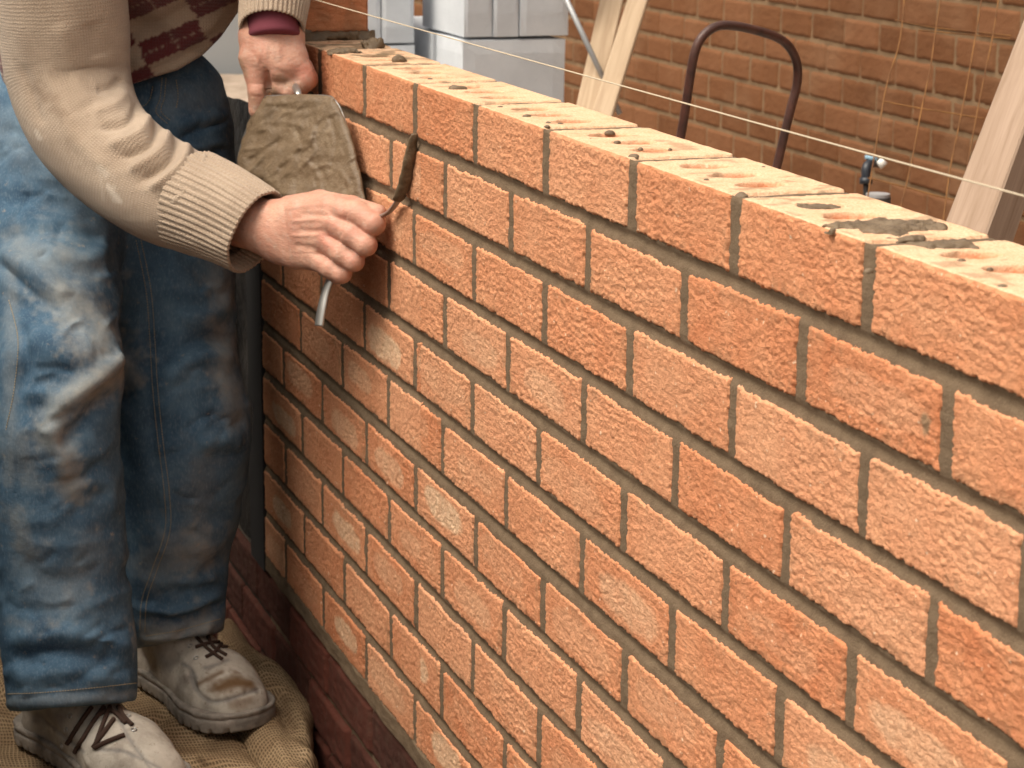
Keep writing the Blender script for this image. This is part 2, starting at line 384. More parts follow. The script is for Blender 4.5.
def sculpt(V, F, strokes, dmax=None, iters=1):
    """push the surface along its normal along fold lines: (polyline, half width, height in m)"""
    for st in strokes:
        N = vnorm(V, F) if iters > 1 else (sculpt.N if sculpt.N is not None and len(sculpt.N) == len(V) else vnorm(V, F))
        sculpt.N = N
        Q, z = proj(V); pts, wd, am = st[:3]
        P = np.asarray(pts, float); bb = (Q[:, 0] > P[:, 0].min()-3*wd) & (Q[:, 0] < P[:, 0].max()+3*wd) & (Q[:, 1] > P[:, 1].min()-3*wd) & (Q[:, 1] < P[:, 1].max()+3*wd)
        if dmax is not None: bb &= z < dmax
        i = np.where(bb)[0]
        if not len(i): continue
        fc = sstep(-.05, .45, -(N[i]@F_)); d, t = pdist(Q[i], P)
        fade = sstep(0, .18, t)*sstep(1, .82, t) if len(st) < 4 else 1
        fade = .25+.75*fade
        V[i] += N[i]*(am*np.exp(-(d/wd)**2)*fade*fc)[:, None]
    sculpt.N = None
    return V
sculpt.N = None
def paint(V, strokes, dmax=None):
    Q, z = proj(V); a = np.zeros(len(V))
    for pts, wd, am in strokes:
        d, _ = pdist(Q, pts); jag = 1+.9*n3(V, 60, 1)+.9*n3(V, 160, 2); v_ = am*sstep(1.6, .0, d/wd*jag)
        if dmax is not None: v_ = v_*(z < dmax)
        a = np.maximum(a, v_)
    return a
def caster(o):
    me = o.data; vs = [v.co.copy()+Vector((0, 0, 0)) for v in me.vertices]; return BVHTree.FromPolygons(vs, [tuple(p.vertices) for p in me.polygons])
def hit(bvh, x, y):
    d = F_+R_*(x-512)/FPX-U_*(y-384)/FPX; r = bvh.ray_cast(Vector(CAM), Vector(d).normalized()); return r[0], r[1]
wall = thing('brick_wall', 'new orange brick wall, waist high, with freshly struck mortar joints', 'brick wall', (WX0, 0, -1.05))
parts = []
st = rr.bit_generator.state
for xs in (np.arange(-1.10, .30, 1.35e-3), np.arange(WX0, -1.0987, 1.9e-3), np.arange(.2985, WX1, 3.5e-3)):
    rr.bit_generator.state = st
    parts.append(brick_sheet(xs, 11, WX0, WX1))
off = 0; VV = []; FF = []; AA = {}
for V, F, A in parts:
    VV.append(V); FF.append(F+off); off += len(V)
    for k, a in A.items(): AA.setdefault(k, []).append(a)
# far end face of the wall
make('brickwork', np.concatenate(VV), np.concatenate(FF), M['brick'], wall, True, {k: np.concatenate(a) for k, a in AA.items()})
# mortar: one sheet just behind the brick faces, dished in the bed joints
xs = np.arange(WX0, WX1, 3e-3); s = np.concatenate([np.arange(-.85, .0, 1.6e-3), np.arange(0, .1, 3e-3)])
X, S = np.meshgrid(xs, s, indexing='ij')
ph = (-S-.07) % .075; ph = np.where(ph > .0375, ph-.075, ph)          # 0 in the middle of a bed joint
ins = .0009+.0026*np.exp(-(ph/.0055)**2)+fbm2(X*30, S*90, 2, 3)*.0020+fbm2(X*150, S*150, 5, 2)*.0012
lip = np.exp(-((ph+.0055)/.0016)**2)*.0016*n2(X*60, S*0, 4)
ins = np.where(S < -.812, -.001+fbm2(X*20, S*60, 1, 3)*.006+.010*sstep(-.836, -.85, S), np.maximum(ins-lip*.3, -.0002))
fr = S <= 0; c = sstep(-.004, .004, S)
Y = np.where(fr, ins, np.maximum(S, ins)); Z = np.where(fr, S-.002*c, -.0092+.0082*sum(np.exp(-((X-v*.225)/.008)**4) for v in list(PERP[0].values())+[1., 2., 3.])+fbm2(X*50, S*50, 3, 3)*.002)
V = np.stack([X, Y, Z], -1).reshape(-1, 3)
make('mortar', V, grid_faces(*X.shape), M['mortar'], wall)
# core and far end of the wall
b = MB(); b.box((WX0+.001, .012, -.85), (WX1, .1015, -.006)); b.build('wall_core', M['brick'], wall)
m = M['shaded_mortar'] = mat('mortar darkened for shade', (.035, .027, .02), .95)  # dark mortar copy: shade at the far end put into the colour
# darker base courses under the thick joint
def simple_bricks(x0, x1, z1, rows, y, depth, bh, bl, j, seed, jit=.002, step=.006, ripple=.001, phase=0., axis='x'):
    """coarser brickwork face (rows downward from z1), joints left as slots 6 mm deep"""
    xs = np.arange(x0, x1, step); zs = np.arange(z1-rows*(bh+j)+.001, z1+.001, step*.7)
    X, Z = np.meshgrid(xs, zs, indexing='ij'); q = np.floor((z1-Z)/(bh+j)).astype(int); lz = (z1-Z)-q*(bh+j)
    xx = X+phase+np.where(q % 2, (bl+j)/2, 0); k = np.floor(xx/(bl+j)).astype(int); lx = xx-k*(bl+j)
    d = np.minimum(np.minimum(lx-j/2, (bl+j)-j/2-lx), np.minimum(lz-j/2, bh+j/2-lz))+fbm2(X*120, Z*120, seed, 2)*.004
    hsh = _T2[seed % 8][k % 256, (q*7) % 256]; body = sstep(-.002, .003, d)
    h = (fbm2(X*60, Z*140, seed, 3)*ripple*4+(hsh-.5)*jit*2)*body-(1-body)*.009
    V = np.stack([X, y-h, Z], -1).reshape(-1, 3); dm = d > -.004
    keep = dm[:-1, :-1] | dm[1:, :-1] | dm[:-1, 1:] | dm[1:, 1:]
    return compact(V, grid_faces(*X.shape, keep), {'tone': (hsh*.7+.3*n2(X*9, Z*15, 3)).ravel()})
V, F, A = simple_bricks(-2.9, WX1, -.846, 4, 0.004, .1, .065, .215, .010, 4, step=.0045)
eng = make('base_course', V, F, M['engbrick'], wall, True, A)
tag(eng, 'dark red base courses below the thick mortar bed')
b = MB(); b.box((-1.95, .010, -1.16), (WX1, .16, -.8475)); b.build('base_mortar', M['mortar'], wall)
b = MB(); b.box((-2.9, .011, -1.16), (-1.951, .16, -.856)); b.build('base_footing', M['shaded_mortar'], wall)
# the brick already laid on the far corner, one course higher
def one_brick(x0, x1, y0, y1, z0, z1, seed):
    st_ = .0022; V = []; F = []; A = {'tone': [], 'pale': [], 'smear': []}; n = 0
    def face(o, u, v, lu, lv, nrm):
        nonlocal n
        a = np.linspace(0, lu, int(lu/st_)+2); b_ = np.linspace(0, lv, int(lv/st_)+2); Aa, Bb = np.meshgrid(a, b_, indexing='ij')
        e = np.minimum(np.minimum(Aa, lu-Aa), np.minimum(Bb, lv-Bb)); rip = np.abs(n2(Aa*60+seed, Bb*330+6*fbm2(Aa*40, Bb*40, 4, 2), 6)-.5)*2
        h = (rip-.4)*.0022*sstep(0, .004, e)-.0018*(1-sstep(0, .004, e))
        P = np.array(o)+Aa[..., None]*np.array(u)+Bb[..., None]*np.array(v)+h[..., None]*np.array(nrm)
        V.append(P.reshape(-1, 3)); F.append(grid_faces(*Aa.shape)+n); n += Aa.size
        A['tone'].append((.15+.2*n2(Aa*30, Bb*60, 2)).ravel()); A['pale'].append(np.zeros(Aa.size)); A['smear'].append((.3*sstep(.6, .8, n2(Aa*50, Bb*50, 5))).ravel())
    face((x1, y0, z0), (0, 1, 0), (0, 0, 1), y1-y0, z1-z0, (1, 0, 0)); face((x0, y0, z0), (1, 0, 0), (0, 0, 1), x1-x0, z1-z0, (0, -1, 0))
    face((x0, y0, z1), (1, 0, 0), (0, 1, 0), x1-x0, y1-y0, (0, 0, 1)); face((x0, y1, z0), (1, 0, 0), (0, 0, 1), x1-x0, z1-z0, (0, 1, 0))
    face((x0, y0, z0), (0, 1, 0), (0, 0, 1), y1-y0, z1-z0, (-1, 0, 0)); face((x0, y0, z0), (1, 0, 0), (0, 1, 0), x1-x0, y1-y0, (0, 0, -1))
    return np.concatenate(V), np.concatenate(F), {k: np.concatenate(a) for k, a in A.items()}
V, F, A = one_brick(-1.912, -1.697, .0, .1025, .011, .077, 3)
tag(make('corner_brick', V, F, M['brick'], wall, True, A), 'single brick laid one course above the rest of the wall top')
# ------------------------------------------------------------------ ground
m = M['soil'] = mat('dark damp soil', rough=.95, spec=.1); g = NG(m)
g.color(g.ramp(g.noise(14, 5, .65), [(.3, (.020, .015, .011)), (.7, (.06, .045, .03))])); g.bump(g.noise(60, 5, .7), .02, .8)
m = M['yard'] = mat('pale dusty hardcore', rough=.95, spec=.1); g = NG(m)
g.color(g.ramp(g.noise(9, 5, .7), [(.3, (.30, .23, .18)), (.55, (.44, .36, .29)), (.75, (.55, .42, .35))])); g.bump(g.noise(40, 5, .7), .02, .8)
def ground_sheet(name, x0, x1, y0, y1, z, step, amp, m_, sc_=3):
    xs = np.linspace(x0, x1, int((x1-x0)/step)+2); ys = np.linspace(y0, y1, int((y1-y0)/step)+2)
    X, Y = np.meshgrid(xs, ys, indexing='ij'); Z = z+fbm2(X*sc_+40, Y*sc_+40, 2, 4)*amp
    return tag(make(name, np.stack([X, Y, Z], -1).reshape(-1, 3), grid_faces(*X.shape), m_), kind='structure')
big = MB(); big.box((-400, -400, -1.9), (400, 400, -1.2)); tag(big.build('ground', M['yard']), kind='structure')
ground_sheet('trench_floor', -6, 3.5, -3.2, .02, -1.12, .03, .05, M['soil'])
ground_sheet('yard', -9.2, 4, .2, 2.1, -.82, .04, .10, M['yard'])
# ------------------------------------------------------------------ house wall behind
RY = 1.97; BH = .066; BL = .178
hw = thing('house_wall', 'brown orange brick wall of the house standing behind the new wall', 'house wall', (-3, RY, -.9))
V, F, A = simple_bricks(-9.2, 1.6, .98, 25, RY, .1, BH, BL, .010, 2, step=.0085, ripple=.0011, jit=.0014, phase=.06)
make('brickwork', V, F, M['rearbrick'], hw, True, A)
b = MB(); b.box((-9.2, RY+.0045, -.95), (1.6, RY+.22, .98)); b.build('mortar', M['rearmortar'], hw)
# ------------------------------------------------------------------ materials of the man
m = M['skin'] = mat('worn ruddy skin', rough=.55, spec=.35); g = NG(m)
c = g.ramp(g.noise(28, 4, .6), [(.3, (.44, .205, .145)), (.5, (.52, .275, .20)), (.7, (.58, .34, .25))])
c = g.mix(g.math('MULTIPLY', g.attr('red'), .55), c, (.56, .19, .14)); c = g.mix(g.rng(g.noise(300, 3), .45, .7, 0, .3), c, (.46, .23, .155))
c = g.mix(g.attr('dirt'), c, (.22, .15, .09)); c = g.mix(g.rng(g.noise(120, 4, .7), .5, .72, 0, .4), c, (.46, .38, .32)); c = g.mix(g.rng(g.noise(45, 4, .7, vec=g.coord((1, 1.4, 1))), .55, .75, 0, .5), c, (.33, .19, .13)); g.color(c)
m.node_tree.nodes['Principled BSDF'].inputs['Subsurface Weight'].default_value = .12; m.node_tree.nodes['Principled BSDF'].inputs['Subsurface Radius'].default_value = (.012, .004, .002); m.node_tree.nodes['Principled BSDF'].inputs['Subsurface Scale'].default_value = .4
b_ = g.bump(g.noise(380, 3, .6), .0008, .6); g.bump(g.noise(90, 3, .6, vec=g.coord((1, 1, 2.2))), .0022, .5, b_)
m = M['knit'] = mat('beige wool knit', rough=1, spec=.05); g = NG(m)
uv = g.coord(attr='knit_uv')
c = g.ramp(g.noise(14, 4, .55), [(.25, (.37, .275, .198)), (.75, (.49, .38, .285))])
c = g.mix(g.attr('red'), c, (.115, .012, .016)); 
wv = g.n('ShaderNodeTexWave', wave_type='BANDS', bands_direction='X'); wv.inputs['Scale'].default_value = 90; wv.inputs['Distortion'].default_value = 1.2; wv.inputs['Detail'].default_value = 2; g.l(uv, wv.inputs['Vector'])
wv2 = g.n('ShaderNodeTexWave', wave_type='BANDS', bands_direction='Y'); wv2.inputs['Scale'].default_value = 70; wv2.inputs['Distortion'].default_value = 1.5; g.l(uv, wv2.inputs['Vector'])
k_ = g.math('MULTIPLY', wv.outputs[1], wv2.outputs[1]); c = g.mix(g.rng(g.noise(260, 3, .7), .4, .7, 0, .3), c, g.mix(.35, c, (.12, .08, .05))); c = g.mix(g.rng(k_, 0, .5, .2, 0), c, g.mix(.5, c, (.10, .07, .045)))
c = g.mix(g.attr('dirt'), c, (.20, .13, .08)); c = g.mix(g.attr('chalk'), c, (.78, .70, .60)); g.color(c)
b_ = g.bump(k_, .0009, .7); g.bump(g.noise(420, 4, .75), .0022, .8, b_)
m.node_tree.nodes['Principled BSDF'].inputs['Sheen Weight'].default_value = .25; m.node_tree.nodes['Principled BSDF'].inputs['Sheen Roughness'].default_value = .6
m = M['denim'] = mat('worn blue denim', rough=.95, spec=.08); g = NG(m)
c = g.ramp(g.noise(16, 5, .65), [(.25, (.036, .070, .118)), (.5, (.070, .130, .200)), (.75, (.128, .208, .285))])
c = g.mix(g.rng(g.noise(420, 2, .5, vec=g.coord((1, 1, .35))), .5, .8, 0, .35), c, (.25, .33, .40))
fd = g.math('MULTIPLY', g.attr('fade'), g.rng(g.noise(38, 5, .7), .25, .65, .35, 1)); c = g.mix(g.math('MULTIPLY', fd, .9), c, (.36, .365, .34))
ddm = g.math('MULTIPLY', g.attr('dirt'), g.rng(g.noise(55, 5, .75), .35, .65, .25, 1)); c = g.mix(g.math('MULTIPLY', ddm, .6), c, (.345, .325, .285))
c = g.mix(g.rng(g.noise(75, 4, .6), .66, .74, 0, .55), c, (.34, .30, .25)); g.color(c)
b_ = g.bump(g.noise(900, 2, .5, vec=g.coord((1, 1, .5))), .0006, .5); g.bump(g.noise(60, 4, .6), .004, .45, b_)
M['thread'] = mat('tan stitching thread', (.42, .34, .22), .8); M['navy'] = mat('dark denim seam', (.03, .05, .09), .9)
M['shirt'] = mat('burgundy shirt cloth', (.15, .035, .05), .9)
M['brass'] = mat('dull brass button', (.35, .22, .1), .4, .5, .8)
m = M['boot'] = mat('cement dusted leather', rough=.85, spec=.25); g = NG(m)
c = g.ramp(g.noise(24, 5, .65), [(.25, (.25, .215, .185)), (.5, (.46, .415, .355)), (.78, (.62, .575, .51))])
c = g.mix(g.attr('mud'), c, (.15, .085, .04)); c = g.mix(g.math('MULTIPLY', g.attr('worn'), .7), c, (.13, .13, .14)); c = g.mix(g.rng(g.noise(150, 4), .62, .72, 0, .5), c, (.17, .12, .08)); g.color(c)
b_ = g.bump(g.noise(160, 5, .65), .002, .6)
m = M['sole'] = mat('dusty grey rubber', rough=.8, spec=.3); g = NG(m); g.color(g.ramp(g.noise(40, 5, .6), [(.3, (.13, .115, .10)), (.7, (.34, .30, .26))])); g.bump(g.noise(200, 4), .0015, .5)
M['lace'] = mat('dark brown laces', (.055, .032, .024), .85, .2); M['eyelet'] = mat('eyelet steel', (.5, .5, .5), .35, .5, 1)
M['steel'] = mat('scuffed steel', (.42, .41, .39), .38, .5, .9)
m = M['wetmortar'] = mat('wet brown mortar', rough=.55, spec=.45); g = NG(m)
g.color(g.ramp(g.noise(35, 5, .65), [(.3, (.096, .063, .034)), (.55, (.148, .102, .060)), (.8, (.20, .148, .093))])); b_ = g.bump(g.noise(55, 5, .6), .006, .6); g.bump(g.noise(450, 3, .6), .0012, .6, b_)
M['handle'] = mat('worn wooden handle', (.20, .11, .05), .6)

# ------------------------------------------------------------------ the man
man = thing('person', 'man in beige argyle jumper and dusty jeans pointing the brick joints', 'person', (-1.72, -.28, -.98))
K = lambda D: FPX/D                                # pixels per metre at depth D
def hand_right(P):
    D0 = 2.875; s = D0/FPX
    Q = lambda x, y, dd=0: dep(x, y, D0+dd-(x-300)*.0012)
    dd = None
    def j(pts, rs, k=.006):
        nonlocal dd
        c = chain(P, [Q(*p) for p in pts], [r*s for r in rs], k=.004)
        dd = c if dd is None else smin(dd, c, k)
    j([(165, 190, -.02), (225, 216, .0), (262, 228, .006), (284, 233, .012)], [28, 28, 25, 22])            # forearm, wrist
    j([(262, 222, .016), (284, 242, .016)], [23, 21], .014)
    j([(276, 215, .008), (306, 211, .002), (333, 208, 0)], [16, 17, 14], .012)                                  # back of the hand
    j([(276, 226, .006), (306, 224, -.001), (334, 222, -.004)], [17, 17, 14], .012)
    j([(276, 238, .008), (302, 240, .002), (327, 240, -.002)], [17, 16, 13.5], .012)
    j([(276, 246, .014), (296, 254, .008), (316, 258, .003)], [15, 15, 12.5], .012)
    j([(300, 225, .028), (325, 245, .030)], [22, 19], .014)                                                   # heel of the palm, behind
    for pts, rs in (([(334, 208, .0), (357, 213, -.003), (374, 224, .004)], [13.5, 12, 11.2]), ([(374, 224, .004), (371, 228, .028), (352, 226, .036)], [11.2, 10.5, 9.5]),
                    ([(334, 223, -.003), (352, 234, -.008), (366, 245, -.001)], [13, 11.6, 11]), ([(366, 245, -.001), (362, 247, .024), (344, 243, .032)], [11, 10.2, 9.5]),
                    ([(327, 241, -.001), (342, 253, -.007), (354, 261, 0)], [12.5, 11, 10.4]), ([(354, 261, 0), (350, 262, .022), (334, 256, .03)], [10.4, 9.6, 9]),
                    ([(317, 259, .004), (331, 268, -.003), (342, 274, .003)], [12, 10.2, 9.4]), ([(342, 274, .003), (338, 275, .022), (324, 268, .028)], [9.4, 8.8, 8.4])):
        j(pts, rs, .0022)
    j([(290, 210, .030), (320, 203, .034), (352, 207, .026), (378, 213, .018)], [15, 13, 11, 8.6], .004)       # thumb behind the index finger
    return dd
def hand_left(P):
    D0 = 3.04; s = D0/FPX; Q = lambda x, y, dd=0: dep(x, y, D0+dd); dd = None
    def j(pts, rs, k=.006):
        nonlocal dd
        c = chain(P, [Q(*p) for p in pts], [r*s for r in rs], k=.004); dd = c if dd is None else smin(dd, c, k)
    j([(282, -120, .10), (276, -40, .05), (273, 10, .02), (271, 34, .012)], [40, 34, 27, 24])
    j([(258, 34, .012), (285, 34, .012)], [19, 19], .012)
    j([(258, 40, .006), (255, 58, .002), (257, 74, 0)], [17, 16, 13], .012)
    j([(268, 40, .0), (271, 56, -.006), (281, 68, -.008)], [19, 19, 17], .014)
    j([(284, 42, .006), (291, 58, .0), (298, 72, 0)], [19, 17, 14], .012)
    j([(270, 48, .03), (285, 70, .035)], [22, 20], .014)
    j([(257, 74, 0), (258, 92, -.002), (257, 110, .002)], [12.5, 10, 8.5], .003)                                 # thumb, laid along the tang
    for i, (x, y, z) in enumerate(((0, 0, 0), (3, -1, .023), (2, -3, .045), (-2, -6, .064))):
        r = 12.6-i*.8
        j([(298+x, 70+y, z), (303+x, 80+y, z-.002)], [r+1, r], .004)
        j([(303+x, 80+y, z-.002), (292+x, 91+y, z-.006), (279+x, 87+y, z-.004)], [r, r-1.2, r-2.2], .0022)
    return dd
def bounds(pts, pad): A = np.array([dep(*p) for p in pts]); return A.min(0)-pad, A.max(0)+pad
Va, Fa = nets(hand_right, *bounds([(165, 190, 3.04), (205, 250, 2.95), (385, 200, 2.76), (385, 290, 2.86), (300, 290, 2.85), (300, 200, 2.95)], .05), .0017)
Vb, Fb = nets(hand_left, *bounds([(255, -20, 3.04), (300, -20, 3.1), (250, 115, 3.03), (315, 95, 3.13)], .035), .0018)
Va = relax(Va, Fa, 1); Vb = relax(Vb, Fb, 1)
sk = [([(336, 207), (341, 212)], 5, .0016, 1), ([(331, 221), (336, 225)], 6, .0022, 1), ([(324, 240), (328, 243)], 5.5, .0022, 1), ([(313, 257), (317, 260)], 5, .0016, 1),
      ([(300, 214), (331, 216)], 2.6, -.0014), ([(296, 230), (326, 232)], 2.6, -.0013), ([(294, 245), (318, 249)], 2.6, -.0012),
      ([(286, 208), (330, 203)], 2, .0008), ([(290, 222), (318, 219)], 1.6, .0010), ([(288, 236), (312, 235), (322, 233)], 1.5, .0010),
      ([(347, 212), (345, 222)], 1.6, -.0008), ([(343, 230), (340, 238)], 1.6, -.0008), ([(338, 246), (334, 254)], 1.5, -.0008), ([(283, 200), (290, 262)], 2, -.0008)]
Va = sculpt(Va, Fa, sk)
sk = [([(266, 70), (268, 84), (268, 96)], 2.6, -.005), ([(250, 50), (262, 66)], 2, -.0009), ([(262, 40), (258, 66)], 2, .001), ([(278, 42), (280, 62)], 2.2, .001), ([(270, 44), (270, 60)], 2, -.0008),
      ([(300, 64), (309, 70)], 6, .002, 1), ([(274, 70), (290, 76), (298, 84)], 3, -.0016), ([(250, 84), (264, 84)], 1.4, -.0008), ([(250, 96), (263, 97)], 1.6, -.0009), ([(285, 80), (284, 92)], 1.6, -.001)]
Vb = sculpt(Vb, Fb, sk)
hip = dep(112, 118, 3.30); SH = dep(150, -215, 3.02)          # pelvis and upper chest: the man leans forward over the wall
mid = (hip+SH)/2+np.array([.0, 0, .0])
shR = dep(35, -215, 3.02); elR = dep(84, 118, 3.08); shL = dep(262, -215, 3.20); elL = dep(285, -120, 3.14)
nk = dep(160, -262, 2.97); hd = dep(180, -345, 2.90)
def ax_frame(fwd):
    fw = np.array(fwd, float); fw /= np.linalg.norm(fw); s_ = np.cross(fw, [0, 0, 1.]); s_ /= np.linalg.norm(s_); return np.stack([s_, fw, np.cross(s_, fw)])
hf = ax_frame((.80, .30, -.45))
def body(P):
    sd_ = R_
    d = cap(P, hip-sd_*.05, hip+sd_*.05, .05, .05)
    d = smin(d, cap(P, mid-sd_*.05, mid+sd_*.05, .07, .07), .02); d = smin(d, cap(P, SH-sd_*.10, SH+sd_*.10, .075, .075), .02)
    d = smin(d, cap(P, hip, mid, .045, .07), .02); d = smin(d, cap(P, mid, SH, .07, .07), .02)
    d = smin(d, chain(P, [shR, elR, dep(165, 192, 2.99)], [.05, .034, .032], .01), .02); d = smin(d, chain(P, [shL, elL, dep(282, -110, 3.13)], [.05, .036, .034], .01), .02)
    for lg in LEGS: d = smin(d, chain(P, [dep(*q[:3]) for q in lg], [q[3] for q in lg], .02), .03)
    d = smin(d, cap(P, SH, nk, .06, .055), .03); d = smin(d, cap(P, nk, hd-hf[1]*.02, .055, .06), .03)
    d = smin(d, ell(P, hd+hf[1]*.0+hf[2]*.02, (.076, .098, .105), hf), .02)                    # skull
    d = smin(d, ell(P, hd+hf[1]*.035-hf[2]*.055, (.055, .055, .062), hf), .03)                 # jaw
    d = smin(d, cap(P, hd+hf[1]*.095+hf[2]*.015, hd+hf[1]*.118-hf[2]*.022, .008, .014), .010)   # nose
    for s_ in (-1, 1):
        d = -smin(-d, cap(P, hd+hf[1]*.112+hf[0]*s_*.031+hf[2]*.012, hd+hf[1]*.112+hf[0]*s_*.036+hf[2]*.012, .016, .014), .010)   # eye sockets
        d = smin(d, ell(P, hd+hf[1]*.086+hf[0]*s_*.031+hf[2]*.010, (.013, .013, .012), hf), .003)
        d = smin(d, ell(P, hd-hf[1]*.005+hf[0]*s_*.078-hf[2]*.005, (.010, .020, .032), hf), .006)       # ears
        d = smin(d, cap(P, hd+hf[1]*.092+hf[0]*s_*.015+hf[2]*.032, hd+hf[1]*.082+hf[0]*s_*.045+hf[2]*.034, .007, .006), .010)
    d = smin(d, cap(P, hd+hf[1]*.093-hf[0]*.02-hf[2]*.05, hd+hf[1]*.093+hf[0]*.02-hf[2]*.05, .007, .007), .006)
    d = -smin(-d, cap(P, hd+hf[1]*.103-hf[0]*.024-hf[2]*.05, hd+hf[1]*.103+hf[0]*.024-hf[2]*.05, .0022, .0022), .003)
    d = smin(d, cap(P, hd+hf[1]*.085-hf[2]*.088, hd+hf[1]*.086-hf[2]*.09, .018, .018), .02)
    return d
LEGS = [[(62, 200, 3.25, .05), (55, 400, 3.13, .045), (62, 560, 3.17, .036), (66, 690, 3.18, .028)],
        [(165, 190, 3.37, .05), (178, 400, 3.35, .045), (172, 560, 3.41, .034), (174, 632, 3.42, .026)]]
Vc, Fc = nets(body, np.array([-2.15, -.85, -1.0]), np.array([-1.0, .16, .85]), .009)
Vc = relax(Vc, Fc, 1)
V = np.concatenate([Vc, Va, Vb]); F = np.concatenate([Fc, Fa+len(Vc), Fb+len(Vc)+len(Va)])
red = np.maximum(paint(V, [([(334, 208), (338, 210)], 9, .5), ([(333, 221), (335, 222)], 10, .5), ([(326, 240), (327, 241)], 9, .6), ([(305, 70), (308, 74)], 9, .7), ([(360, 232), (372, 240)], 8, .5), ([(348, 258), (352, 262)], 8, .4), ([(285, 225), (320, 228)], 8, .15)]), 0)
drt = paint(V, [([(280, 78), (300, 90)], 7, .55), ([(252, 100), (260, 112)], 6, .5), ([(268, 90), (273, 94)], 5, .8), ([(240, 60), (246, 76)], 3, .5), ([(370, 236), (378, 230)], 4, .3)])
make('body', V, F, M['skin'], man, True, {'red': red, 'dirt': drt})
# hair (out of the picture, above its edge)
def hairf(P):
    d = ell(P, hd+hf[2]*.026-hf[1]*.012, (.084, .100, .108), hf); q = (P-hd)@hf.T
    return np.maximum(d, np.maximum(q[:, 1]-.055-.3*q[:, 2], -.03-q[:, 2]+q[:, 1]*.6))+n3(P, 60)*.006
V, F = nets(hairf, hd-.16, hd+.18, .005); m = M['hair'] = mat('grey brown hair', (.10, .085, .07), .8); make('hair', V, F, m, man)

# --- jumper: trunk, sleeves with wrist ribbing
UPB = SH-hip; UPB = UPB/np.linalg.norm(UPB)
def trunk(P):
    sd_ = R_; a = dep(118, 58, 3.25); d = cap(P, a-sd_*.060, a+sd_*.070, .105, .095)
    b_ = dep(140, -80, 3.12); d = smin(d, cap(P, b_-sd_*.075, b_+sd_*.075, .115, .110), .08)
    d = smin(d, cap(P, SH-sd_*.12, SH+sd_*.12, .10, .10), .10)
    d = smin(d, cap(P, dep(195, 12, 3.20), dep(180, -60, 3.12), .055, .08), .04)
    d = smin(d, cap(P, shL, dep(272, -150, 3.18), .085, .072), .05); d = smin(d, cap(P, shR, dep(45, -130, 3.03), .085, .08), .05)
    d = np.maximum(d, cap(P, SH, nk, .5, .5)*0-(.0)+d)
    # hollow at the hem: cut by a slanting surface (lower edge hangs lower in the middle)
    Q, z = proj(P)
    hem = np.interp(Q[:, 0], [-60, 0, 60, 127, 155, 178, 203, 221, 241, 300], [84, 88, 90, 86, 77, 70, 55, 37, 8, -40])
    d = np.maximum(d, (Q[:, 1]-hem)/FPX*3.1*.9)
    return d
V, F = nets(trunk, np.array([-2.15, -.8, -.25]), np.array([-1.15, .2, .62]), .0038)
V = relax(V, F, 2)
V = sculpt(V, F, [([(132, 60), (150, 62), (190, 40), (225, 8)], 7, .006), ([(130, 30), (170, 18), (205, -6)], 7, -.005), ([(128, 76), (158, 68), (200, 48)], 5, -.003), ([(140, 2), (180, 30), (200, 40)], 9, .004)])
V = relax(V, F, 1)
Q, z = proj(V)
# diamond check knitted into the front: lattice a, b over the cloth
A_ = np.array([[61, 12], [-26, 21]], float); off_ = np.array([138, 44])
ij = np.linalg.solve(A_, (Q-off_).T).T; wob = n2(Q[:, 0]*.12, Q[:, 1]*.12, 2)*.10
I0 = np.floor(ij+wob[:, None]*.6); redm = (np.mod(I0[:, 0]+I0[:, 1], 2) == 0).astype(float)*(Q[:, 0] > -80)
frm = ij-I0
stit = np.exp(-((ij[:, 0]-np.floor(ij[:, 0])-.5)/.018)**2)*(np.sin(ij[:, 1]*40) > -.2)+np.exp(-((ij[:, 1]-np.floor(ij[:, 1])-.5)/.035)**2)*(np.sin(ij[:, 0]*70) > -.2)
redm = np.clip(redm-stit*.7, 0, 1)
kuv = np.stack([(Q[:, 0])/780, (Q[:, 1])/780, z*0], 1)
jump = make('jumper', V, F, M['knit'], man, True, {'red': redm, 'dirt': V[:, 0]*0, 'chalk': V[:, 0]*0, 'knit_uv': kuv})
